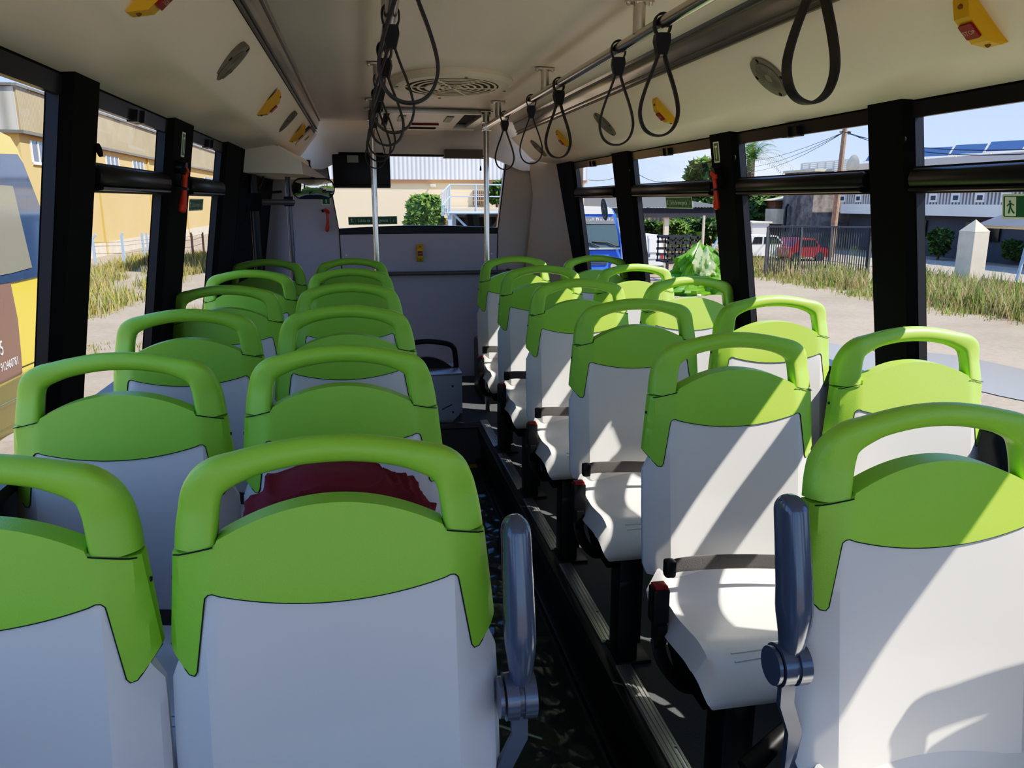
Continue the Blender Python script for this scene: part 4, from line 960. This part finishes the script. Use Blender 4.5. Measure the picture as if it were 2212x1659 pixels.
# ---- yellow van beside the bus, left
XV = -2.25; P = lambda x, y: (at(x, y, X=XV).y, at(x, y, X=XV).z)
r = thing('yellow_van', (XV, 1.6, GZ), 'bright yellow van with dark windows parked close by the left windows', 'van'); f = lambda y, z, d: Vector((d, y-1.6, z-GZ))
prof = [P(-240,262), P(-100,268), P(0,285), P(22,296), P(38,322), P(58,372), P(95,482), P(118,560), P(122,700), P(120,895), P(52,916), P(0,953), P(-240,1062)]
MB().region([Vector(p) for p in prof], f, 0, -1.7, .12).build('body', 'vanyel', r, ang=30)
m = MB(); m.prism([P(-240,325), P(0,332), P(34,333), P(46,352), P(93,472), P(93,594), P(30,608), P(-240,650)], f, .002, .012); m.build('side_window', 'vglass', r, False)
m = MB(); m.prism([P(-240,396), P(0,400), P(22,402), P(64,578), P(20,590), P(-240,640)], f, .012, .016); m.build('window_reflection', 'vglass2', r, False)  # paler grey patch paints a reflection onto the side window
m = MB(); m.prism([P(-240,652), P(0,612), P(20,610), P(36,690), P(43,762), P(46,806), P(0,828), P(-240,920)], f, .002, .008); dc = m.build('brown_decal', 'brown', r, False)
m = MB()
for q in ([P(46,793), P(90,775)], ): m.tube([f(*q[0], .004), f(*q[1], .004)], .004, 0, 5)
m.build('door_seam', 'seam', r)
m = MB(); m.sweep([f(*P(-200,985), .0), f(*P(0,880), .0), f(*P(64,848), .0)], sellipse(.02, .03, 3, 8), 0, upv=(0,0,1)); m.sweep([f(*P(-200,1010), .0), f(*P(4,938), .0), f(*P(52,915), .0)], sellipse(.02, .05, 3, 8), 0, upv=(0,0,1)); m.build('sill_moulding', 'vanyel', r)
pa, pb = Vector(P(0,806)), Vector(P(36,778)); d = (pb-pa); 
lettering('912460781', .075, lambda u, v: f(pb.x+.0+u, pb.y+v, .012), 'white', dc, align='RIGHT', sx=.8)
pb2 = Vector(P(3,752)); lettering('65', .13, lambda u, v: f(pb2.x+u, pb2.y+v, .012), 'white', dc, align='RIGHT', sx=.8)
m = MB(); m.disc((-.25, .2-1.6, .33), (1,0,0), .33, .22, 0, 28); m.build('tyre', 'rubber', r)
# ---- right side: vehicles
def ground_box(px0, px1, Y, top): return gpt(px0, Y), gpt(px1, Y), hz((px0+px1)/2, top, Y)
YB_ = 25.5; xa, xb = at(1222, 520, Y=YB_).x, at(1343, 520, Y=YB_).x; hb = hz(1290, 449, YB_); cx = (xa+xb)/2; hw_ = (xb-xa)/2
r = thing('blue_coach', (cx, YB_, GZ), 'blue and white coach with dark windscreen facing the bus, beyond the right windows', 'coach')
def coach(u, v):                                             # half outline of the front
    return Vector((u*hw_*(1 if v < .55 else 1-.16*((v-.55)/.45)**1.5), 0, v*hb))
out = [(-1,.10),(1,.10),(1,.30),(1,.55),(1,.75),(1,.9),(.93,.985),(.75,1.0),(-.75,1.0),(-.93,.985),(-1,.9),(-1,.75),(-1,.55),(-1,.30)]
m = MB(); m.prism(out, lambda u, v, d: coach(u, v)+Vector((0, d+(.45*max(0, (v-.45)/.55)**1.2 if d < 1 else 0), 0)), 0, 4.2); m.build('body', 'blue', r, ang=30)
m = MB(); m.prism([(-.92,.46),(.92,.46),(.90,.70),(.86,.87),(-.86,.87),(-.90,.70)], lambda u, v, d: coach(u, v)+Vector((0, d+.45*max(0, (v-.45)/.55)**1.2, 0)), -.03, .02); ws = m.build('windscreen', 'busglass', r, ang=30)
m = MB(); m.prism([(-.87,.78),(.87,.78),(.85,.875),(-.85,.875)], lambda u, v, d: coach(u, v)+Vector((0, d+.45*max(0, (v-.45)/.55)**1.2, 0)), -.05, .0); hdr = m.build('windscreen_header', 'dgrey', r)
m = MB(); m.prism([(-.9,.915),(.9,.915),(.84,.985),(.7,1.012),(-.7,1.012),(-.84,.985)], lambda u, v, d: coach(u, v)+Vector((0, d+.42, 0)), -.1, 3.6); m.build('roof', 'white', r, ang=30)
m = MB()
for u0 in (-.35, .30): m.tube([coach(u0+.55, .47)+Vector((0,-.07,0)), coach(u0+.2, .53)+Vector((0,-.02,0)), coach(u0-.35, .545)+Vector((0,.0,0))], .022, 0, 6)
m.build('wipers', 'iron', r)
m = MB(); m.prism([(-.95,.435),(.95,.435),(.95,.46),(-.95,.46)], lambda u, v, d: coach(u, v)+Vector((0, d, 0)), -.04, 0); m.build('sill_band', 'silver', r)
m = MB()
for k in range(5): m.box((-.5*hw_, -.04, (.23+.022*k)*hb), (.5*hw_, .02, (.243+.022*k)*hb))
m.build('grille', 'dgrey', r, False)
for sx in (-1, 1):
    m = MB(); m.disc((sx*.72*hw_, -.02, .20*hb), (0,1,0), .11, .06, 0, 18); m.build('headlamp', 'silver', r)
m = MB(); m.box((hw_*1.0, -.25, .42*hb), (hw_*1.0+.16, -.1, .58*hb), bev=.03); m.build('side_mirror', 'iron', r)
for sx in (-1, 1): MB().disc((sx*.82*hw_, 1.2, .06*hb+.22), (1,0,0), .36, .25, 0, 20).build('wheel', 'rubber', r)
lettering('Miguel Borrás', .27, lambda u, v: coach(u/hw_+.10, v/hb+.822)+Vector((0, -.06+.30, 0)), 'white', hdr, sx=.93)
# white van, seen from behind
YVn = 27.5; xa, xb = at(1366, 540, Y=YVn).x, at(1433, 540, Y=YVn).x; hv = hz(1400, 507, YVn); cx = (xa+xb)/2; hv_w = (xb-xa)/2
r = thing('white_van', (cx, YVn, GZ), 'white delivery van seen from behind beyond the right windows', 'van'); s = hv
vs = lambda u, v, d: Vector((u*hv_w*(1 if v < .55 else 1-.12*((v-.55)/.45)**2), d+.12*max(0, v-.5), .12*s+v*s*.88))
MB().prism([(-1,.08),(1,.08),(1,.55),(.97,.8),(.88,.95),(.7,1.0),(-.7,1.0),(-.88,.95),(-.97,.8),(-1,.55)], vs, 0, 3.2).build('body', 'white', r, ang=30)
for sx in (-1, 1):
    q = [(sx*.08,.50),(sx*.08,.90),(sx*.70,.90),(sx*.82,.55),(sx*.82,.50)]
    dr = MB().prism(q, vs, -.03, 0).build('door_panel', 'white', r, ang=20)
    MB().prism([(sx*.98,.28),(sx*.98,.46),(sx*.84,.46),(sx*.84,.28)], vs, -.03, .02).build('tail_lamp', 'red2', r)
m = MB(); m.prism([(-.004,.1),(.012,.1),(.012,.97),(-.004,.97)], vs, -.02, 0); m.prism([(-.98,.30),(.82,.30),(.82,.31),(-.98,.31)], vs, -.02, 0); m.prism([(.06,.36),(.12,.36),(.12,.46),(.06,.46)], vs, -.05, 0); m.build('seams_and_handle', 'dgrey', r)
MB().prism([(-1.02,.0),(1.02,.0),(1.02,.12),(-1.02,.12)], vs, -.08, .1).build('bumper', 'dgrey', r)
m = MB()
for sx in (-1, 1): m.disc((sx*.8*hv_w, .7, .28), (1,0,0), .28, .2, 0, 18)
m.build('wheels', 'rubber', r)
def car(px0, px1, top, bot, Y, body, label, flip=1):
    a, b = gpt(px0, Y), gpt(px1, Y); L_ = b.x-a.x; H_ = hz((px0+px1)/2, top, Y); r = thing('parked_car', ((a.x+b.x)/2, Y, GZ), label, 'car', 'cars behind the metal gate')
    f = lambda u, v, d: Vector((flip*(u-.5)*L_, d, v*H_))
    MB().prism([(0,.18),(1,.18),(1,.50),(.97,.58),(.80,.62),(.66,.98),(.60,1.0),(.24,1.0),(.10,.64),(0,.60)], f, -.75, .75).build('body', body, r, ang=25)
    m = MB()
    for q in ([(.26,.66),(.42,.66),(.42,.94),(.29,.94)], [(.45,.66),(.75,.66),(.64,.94),(.45,.94)]): m.prism(q, f, -.77, -.74)
    m.build('side_windows', 'dwin', r, False)
    for u in (.2, .8): MB().disc((flip*(u-.5)*L_, -.66, .2*H_), (0,1,0), .21*H_, .22, 0, 20).build('wheel', 'rubber', r)
car(1575, 1706, 507, 560, 34, 'white', 'white car parked behind the left end of the dark gate', 1)
car(1688, 1772, 514, 560, 33, 'red2', 'red car parked behind the dark metal gate', 1)
# carport, rack, sheeting
YC_ = 31; a, b = at(1276, 450, Y=YC_), at(1575, 450, Y=YC_); zt_ = at(1400, 446, Y=YC_).z; zl = at(1400, 470, Y=YC_).z
r = thing('carport', (a.x, YC_, GZ), 'long dark carport roof with corrugated edge beyond the far right windows', 'carport'); o_ = lambda x, y, z: (x-a.x, y-YC_, z-GZ)
MB().box(o_(a.x, YC_, zl), o_(b.x, YC_+.12, zt_-.06)).build('fascia', 'iron', r, False)
m = MB(); n = 90
m.add([o_(a.x+(b.x-a.x)*k/n, YC_-.1+8*j, zt_-.05+.035*(k % 2)+.5*j) for j in (0, 1) for k in range(n+1)], [(k, k+1, n+2+k, n+1+k) for k in range(n)]); m.build('corrugated_roof', 'roofedge', r, False)
for px in (1338, 1443, 1573): x = at(px, 500, Y=YC_).x; MB().box(o_(x-.09, YC_+.15, GZ), o_(x+.09, YC_+.33, zl+.05)).build('post', 'concrete', r, False)
def pole_px(name, label, px, top, bot, m_, rad=.05, group=None, lean=0):
    p = at(px, bot, Z=GZ); h = at(px, top, Y=p.y).z-GZ; r = thing(name, p, label, 'pole', group); MB().tube([(0,0,0), (lean,0,h)], rad, 0, 8).build('shaft', m_, r); return r
pole_px('pole', 'slim pale grey pole standing right of the black rack', 1515, 466, 575, 'concrete', .055)
r = pole_px('pole', 'pale blue post with slanted brace beside the red hammer pillar', 1555, 491, 585, 'bpole', .09)
MB().tube([(-.75,0,0), (-.1,0,1.3)], .05, 0, 6).build('brace', 'bpole', r)
pole_px('pole', 'pale blue post fixed beside the concrete gate pillar', 2113, 500, 620, 'bpole', .05)
pole_px('pole', 'pale blue leaning post under the shelter at the right edge', 2196, 500, 608, 'bpole', .055, lean=.25)
YK = 25; a, b = at(1443, 540, Y=YK), at(1506, 540, Y=YK); h = hz(1470, 513, YK); h0 = hz(1470, 566, YK)
r = thing('metal_rack', (a.x, YK, GZ), 'black iron stacking rack lying on the grass behind the green sheeting', 'rack'); m = MB(); W = b.x-a.x; n = 5
for j in range(2):
    for k in range(n): x = W*k/(n-1); m.box((x-.022, j*.9, h0), (x+.022, j*.9+.05, h))
    for z in (h, h*.78+h0*.22, (h+h0)/2, h0*.75+h*.25, h0): m.box((-.05, j*.9, z-.045), (W+.1, j*.9+.05, z+.045))
for x in (0, W): 
    for z in (h, h0): m.box((x-.03, 0, z-.03), (x+.03, .9, z+.03))
for x in (0, W): m.box((x-.04,-.02,-.05), (x+.04,.06,h0))
m.build('bars', 'iron', r, False)
YT = 21.5; c = gpt(1520, YT); h = hz(1520, 530, YT); wd_ = at(1568, 540, Y=YT).x-c.x
r = thing('plastic_sheeting', c, 'heap of crumpled lime green plastic sheeting in the yard beyond the right window', 'plastic sheeting')
def tarp(u, v):
    a = 2*pi*u; k = 1+.5*noise.noise(Vector((cos(a)*1.6, sin(a)*1.6, v*3)))+.35*noise.noise(Vector((cos(a)*4, sin(a)*4, v*7)))+.2*noise.noise(Vector((cos(a)*9, sin(a)*9, v*14)))
    rr_ = (1.45-1.25*v**2.6)*wd_*k; return Vector((cos(a)*rr_, sin(a)*rr_*.6, h*v**1.1*(1+.25*noise.noise(Vector((cos(a)*2, sin(a)*2, 5))))))
m = MB(); m.grid(tarp, 60, 22); m.build('sheet', 'tarp', r, ang=25)
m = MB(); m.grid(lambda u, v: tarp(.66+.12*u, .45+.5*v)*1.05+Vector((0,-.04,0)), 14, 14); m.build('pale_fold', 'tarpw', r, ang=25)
m = MB(); m.grid(lambda u, v: tarp(.84+.09*u, .40+.5*v)*1.05+Vector((0,-.03,0)), 8, 8); m.build('black_patch', 'iron', r, ang=25)  # black patch lying just over the sheet
# corrugated shed behind
YS = 48; a, b = at(1380, 455, Y=YS), at(1482, 500, Y=YS); m = MB(); m.box((0,0,0), (b.x-a.x, 3, a.z-GZ)); m.prism([(-.2, a.z-GZ),(b.x-a.x+.2, a.z-GZ),(b.x-a.x+.2, a.z-GZ+.15),(-.2, a.z-GZ+.15)], lambda u, v, d: Vector((u, d, v)), -.3, 3.2, 1)
tag(m.build('corrugated_shed', [bands('beige_corrugated', (.45,.36,.27), (.25,.19,.14), 1.2, 'X'), M['roofedge']], None, False, loc=(a.x, YS, GZ)), 'beige corrugated shed far behind the carport', 'shed')
# ---- gate, pillar
a, b = at(1652, 598, Z=GZ), at(1872, 602, Z=GZ); h0 = at(1872, 491, Y=b.y).z-GZ; d = (b-a).normalized(); Lg = (b-a).length; base = a
r = thing('metal_gate', base, 'open dark metal gate of upright bars standing in the weeds', 'gate'); gf = lambda t, z: d*t+Vector((0,0,z))
m = MB()
def bar(p, q, w): m.sweep([p, q], [(-w,-w),(w,-w),(w,w),(-w,w)], 0, upv=(0,0,1) if abs((q-p).normalized().z) < .5 else (0,1,0))
for z in (.06, h0): bar(gf(0, z), gf(Lg, z), .035)
for t in (0, Lg*.33, Lg*.62, Lg): bar(gf(t, 0), gf(t, h0), .04)
m.build('gate_frame', 'fence', r, False); m = MB()
n = 44
for k in range(1, n): bar(gf(Lg*k/n, .06), gf(Lg*k/n, h0), .017)
m.build('bars', 'fence', r, False)
c = at(2089, 622, Z=GZ); hp = at(2089, 500, Y=c.y).z-GZ; ht = at(2089, 474, Y=c.y).z-GZ; wv = (at(2120, 560, Y=c.y).x-c.x)
r = thing('gate_pillar', c, 'tall concrete gate pillar with pyramid cap standing in the weeds', 'pillar', rz=.12); s = wv*.78
MB().box((-s, -s, 0), (s, s, hp), bev=.02).build('shaft', 'concrete', r, False)
m = MB(); m.add([(-s*1.02,-s*1.02,hp),(s*1.02,-s*1.02,hp),(s*1.02,s*1.02,hp),(-s*1.02,s*1.02,hp),(0,0,ht)], [(0,1,4),(1,2,4),(2,3,4),(3,0,4),(3,2,1,0)]); m.build('cap', 'concrete', r, False)
# shelter roof at the right edge, white cabin
a = at(2178, 494, X=20.0); m = MB(); m.box((-.2,-6,0), (2.4,1.0,.08)); m.prism([(-.3,.08),(2.5,.08),(1.1,.55)], lambda u, v, d: Vector((u, d, v)), -6.1, 1.1, 1)
tag(m.build('shelter_roof', ['cream2','dgrey'], None, False, loc=a), 'small dark shelter roof at the right edge of the picture', 'roof')
a, b = gpt(1625, 38), gpt(1661, 38); m = MB(); m.box((0,0,0), (b.x-a.x, 2, hz(1640, 482, 38))); m.box((-.1,-.1,hz(1640, 482, 38)), (b.x-a.x+.1, 2.1, hz(1640, 479, 38)))
tag(m.build('white_cabin', 'wallw', None, False, loc=a), 'small white block cabin behind the white car', 'cabin')
# ---- buildings on the right
XB = 26.5; y0 = at(1816, 450, X=XB).y; y1_ = 14.0; Zr = lambda py, px: at(px, py, X=XB).z
r = thing('office_building', (XB, y0, GZ), 'long building with white parapet band and dark ground floor on the right', 'building', 'buildings beyond the road'); o_ = lambda x, y, z: (x-XB, y-y0, z-GZ)
zA, zB, zC_, zD = Zr(463, 1900), Zr(441, 1900), Zr(417, 1900), at(2100, 337, X=XB+1).z
MB().box(o_(XB+.6, y1_, GZ), o_(XB+12, y0, zA)).build('ground_floor', 'dgrey', r, False)
MB().box(o_(XB, y1_, zA), o_(XB+12, y0, zB)).build('parapet_band', 'wallw', r, False)
m = MB(); n = 130
for k in range(n):
    y = y1_+(y0-y1_)*k/n; m.box(o_(XB+.05, y, zB), o_(XB+.22, y+.10, zC_))
    if k % 7 == 3: m.box(o_(XB, y-.12, zB+.1), o_(XB+.1, y+.42, zB+.5), 1); m.box(o_(XB-.01, y-.02, zB+.2), o_(XB+.1, y+.3, zB+.4), 2)
m.box(o_(XB, y1_, zC_), o_(XB+.3, y0, zC_+.06)); m.box(o_(XB+.3, y1_, zB), o_(XB+.5, y0, zC_)); m.build('balustrade', ['fins','wallw','dgrey'], r, False)
MB().box(o_(XB+.6, y1_, zC_-.1), o_(XB+12, y0-.4, zD)).build('upper_wall', 'upper', r, False)
for y_, w in ((y0-4, 2.4), (y0-9, 2.0), (y0-13, 1.6), (y0-18, 2.2)):
    o2 = MB().box(o_(XB+.5, y_-w, GZ+.9), o_(XB+.62, y_, zA-.25)).build('window', 'dwin', r, False)
k = 0
for y in [y0-1.6-2.15*j for j in range(12)]:
    p = Vector((XB+1.0, y, zD)); rr2 = thing('solar_panel', p, ['tilted blue solar panel at the far left end of the roof row','second solar panel from the far left end of the roof row','third solar panel from the far end, above the right pillar','fourth solar panel of the roof row','fifth solar panel of the roof row','sixth solar panel of the roof row','seventh solar panel of the roof row','eighth solar panel of the roof row','ninth solar panel of the roof row','tenth solar panel of the roof row','solar panel next to the right edge of the picture','last solar panel of the roof row at the right'][k], 'solar panel', 'solar panels on the white building roof', .55); k += 1
    m = MB(); m.prism([(-.85,.10),(.85,.10),(.78,.56),(-.92,.56)], lambda u, v, d: Vector((d+v*.9, u, v)), 0, .05); m.build('cells', 'solar', rr2, False)
    m = MB(); m.prism([(-.9,.07),(.9,.07),(.9,.12),(-.9,.12)], lambda u, v, d: Vector((d+v*.9, u, v)), -.02, .06); m.prism([(.84,.07),(.92,.07),(.84,.60),(.76,.60)], lambda u, v, d: Vector((d+v*.9, u, v)), -.02, .06)
    for q in (-.8, .8): m.tube([(.45,q,.48), (.6,q,0)], .03, 0, 5)
    m.build('panel_frame', 'wallw', rr2, False)
XS = 25.2; ya, yb = y0+.7, at(1690, 450, X=XS).y
r = thing('stone_building', (XS, ya, GZ), 'flat-roofed building faced in dark stone behind the gate', 'building', 'buildings beyond the road'); zt_ = at(1750, 371, X=XS).z
MB().box((0, 0, 0), (10, yb-ya, zt_-GZ)).build('wall', 'stone', r, False); MB().box((-.08, -.05, zt_-GZ), (10, yb-ya+.1, zt_-GZ+.14)).build('roof_edge', 'concrete', r, False)
m = MB(); m.tube([(-.2, yb-ya-1, zt_-GZ-1.8), (-.3, yb-ya-1.0, zt_-GZ-2.0), (-.3, yb-ya-1, zt_-GZ-3.4)], .07, 0, 6); m.build('drain_pipe', 'iron', r)
za = at(1780, 371, X=XS+1).z; zb_ = at(1780, 351, X=XS+1).z; yq0, yq1 = at(1838, 360, X=XS+1).y, at(1732, 360, X=XS+1).y
r = thing('roof_sign_frame', (XS+1, yq0, za), 'white slatted rooftop frame on the dark stone building', 'frame'); m = MB()
for k in range(6): z = (zb_-za)*k/5; m.box((0, 0, z), (.06, yq1-yq0, z+.07))
for k in range(7): y = (yq1-yq0)*k/6; m.box((-.05, y-.06, 0), (.1, y+.06, zb_-za+.05))
m.build('slats', 'wallw', r, False)
p = at(1841, 357, X=XS+.6); r = thing('satellite_dish', p, 'grey satellite dish on the roof beside the white slatted frame', 'dish'); m = MB()
m.grid(lambda u, v: Vector((-.25+.3*v*v, .55*v*cos(2*pi*u), .55*v*sin(2*pi*u))), 25, 6); m.build('reflector', 'concrete', r); MB().tube([(.1,0,0), (.1,0,-.8)], .05, 0, 6).build('mast', 'fence', r)
XW = 25.6; ya, yb = yb+.7, at(1658, 450, X=XW).y
r = thing('brown_building', (XW, ya, GZ), 'low brown rendered building left of the dark stone building', 'building', 'buildings beyond the road'); zt_ = at(1675, 433, X=XW).z
MB().box((-.5, 0, 0), (8, yb-ya, zt_-GZ)).build('wall', 'brownwall', r, False); MB().prism([(-.7, zt_-GZ),(8.2, zt_-GZ),(4, zt_-GZ+1.0)], lambda u, v, d: Vector((u, d, v)), -.2, yb-ya+.2).build('roof', 'upper', r, False)
p = at(1691, 470, X=XW-.6); MB().box((p.x-XW-.25, p.y-ya+.3, p.z-GZ-.4), (p.x-XW+.3, p.y-ya+1.7, p.z-GZ+.5)).build('air_conditioner', 'concrete', r, False)
# utility pole with wires
p = at(1800, 556, Z=GZ); h = at(1800, 272, Y=p.y).z-GZ
r = thing('utility_pole', p, 'tall wooden utility pole rising above the dark stone building', 'pole'); MB().tube([(-.15,0,0), (.0,0,h)], [.16,.11], 0, 10).build('shaft', 'wood', r)
m = MB(); m.tube([(-.25,0,h-.25), (.25,0,h-.25)], .04, 0, 6); m.disc((.2,-.05,h-.3), (0,0,1), .08, .12, 0, 8); m.build('insulators', 'iron', r)
m = MB(); top = p+Vector((0,0,h-.25))
for (px, py, Y, sag) in ((1600, 350, 60, .3), (1600, 362, 60, .4), (1600, 372, 62, .5), (1960, 293, 24, .2), (2300, 318, 18, .35), (2300, 326, 18, .45)):
    q = at(px, py, Y=Y); m.tube([top.lerp(q, t/8)-Vector((0,0,sag*4*(t/8)*(1-t/8))) for t in range(9)], .016, 0, 5)
tag(m.build('power_lines', 'iron'), 'thin power lines fanning out from the wooden utility pole', 'wires')
p = at(1397, 540, Y=44); m = MB(); zt_ = at(1397, 425, Y=44).z
r = thing('utility_pole', (p.x, 44, GZ), 'dark utility pole behind the carport, above the white van', 'pole'); MB().tube([(0,0,0), (0,0,zt_-GZ)], .1, 0, 8).build('shaft', 'wood', r); MB().tube([(-.1,0,zt_-GZ-.5), (.9,0,zt_-GZ-.4)], .06, 0, 6).build('lamp_arm', 'iron', r)
m = MB()
for (x0, y0_, x1, y1q, sg) in ((1258, 386, 1345, 377, .2), (1380, 377, 1440, 392, .15), (1258, 437, 1440, 425, .3), (1380, 446, 1470, 425, .2)):
    a, b = at(x0, y0_, Y=40), at(x1, y1q, Y=44); m.tube([a.lerp(b, t/6)-Vector((0,0,sg*4*(t/6)*(1-t/6))) for t in range(7)], .018, 0, 5)
tag(m.build('overhead_cables', 'iron'), 'dark overhead cables crossing the sky in the far right windows', 'wires')
# ================================================================== LIGHT, WORLD, CAMERA
Ld = Vector((-1.0, .54, -1.28)).normalized()
sun = bpy.data.lights.new('sun', 'SUN'); sun.energy = 4.3; sun.angle = radians(.53); sun.color = (1, .95, .85)
so = bpy.data.objects.new('sun', sun); C.objects.link(so); so.rotation_euler = Ld.to_track_quat('-Z', 'Y').to_euler()
w = bpy.data.worlds.new('sky'); sc.world = w; w.use_nodes = True; nt = w.node_tree; bg = nt.nodes['Background']; L = nt.links
class _W: node_tree = nt
tc = nd(_W, 'ShaderNodeTexCoord'); sx = nd(_W, 'ShaderNodeSeparateXYZ'); L.new(tc.outputs['Generated'], sx.inputs[0])
rp = nd(_W, 'ShaderNodeValToRGB'); L.new(sx.outputs['Z'], rp.inputs['Fac'])
e = rp.color_ramp.elements; e[0].position = 0; e[0].color = (.36,.49,.70,1); e[1].position = .6; e[1].color = (.12,.26,.62,1)
k = e.new(.12); k.color = (.23,.39,.70,1); k = e.new(.25); k.color = (.16,.33,.68,1)
mp = nd(_W, 'ShaderNodeMapping'); mp.inputs['Scale'].default_value = (1.2, 1.2, 5); L.new(tc.outputs['Generated'], mp.inputs[0])
cn = nd(_W, 'ShaderNodeTexNoise', Scale=2.2, Detail=7.0); L.new(mp.outputs[0], cn.inputs['Vector'])
cr = nd(_W, 'ShaderNodeValToRGB'); cr.color_ramp.elements[0].position = .54; cr.color_ramp.elements[1].position = .72; L.new(cn.outputs['Fac'], cr.inputs['Fac'])
mx = nd(_W, 'ShaderNodeMixRGB', Color2=(.66,.71,.78,1)); L.new(cr.outputs['Color'], mx.inputs['Fac']); L.new(rp.outputs['Color'], mx.inputs['Color1'])
L.new(mx.outputs[0], bg.inputs['Color']); bg.inputs['Strength'].default_value = 1.0
cam = bpy.data.cameras.new('camera'); cam.sensor_width = 36; cam.lens = F/2212*36; cam.clip_end = 600; cam.clip_start = .02
co = bpy.data.objects.new('camera', cam); C.objects.link(co); co.location = (0, 0, ZC)
co.rotation_euler = (pi/2-TH, 0, -PS); sc.camera = co
sc.view_settings.view_transform = 'Standard'; sc.view_settings.look = 'None'; sc.view_settings.exposure = .6
sc.view_settings.use_curve_mapping = True; cm = sc.view_settings.curve_mapping; cv = cm.curves[3]
cv.points[0].location = (0, 0); cv.points[1].location = (1, .86)
for q in ((.010,.009), (.05,.082), (.1,.185), (.2,.34), (.36,.465), (.7,.68)): cv.points.new(*q)
cm.update()
cy = sc.cycles; cy.max_bounces = 9; cy.diffuse_bounces = 4; cy.transparent_max_bounces = 16; cy.caustics_reflective = False; cy.caustics_refractive = False
cy.sample_clamp_indirect = 6
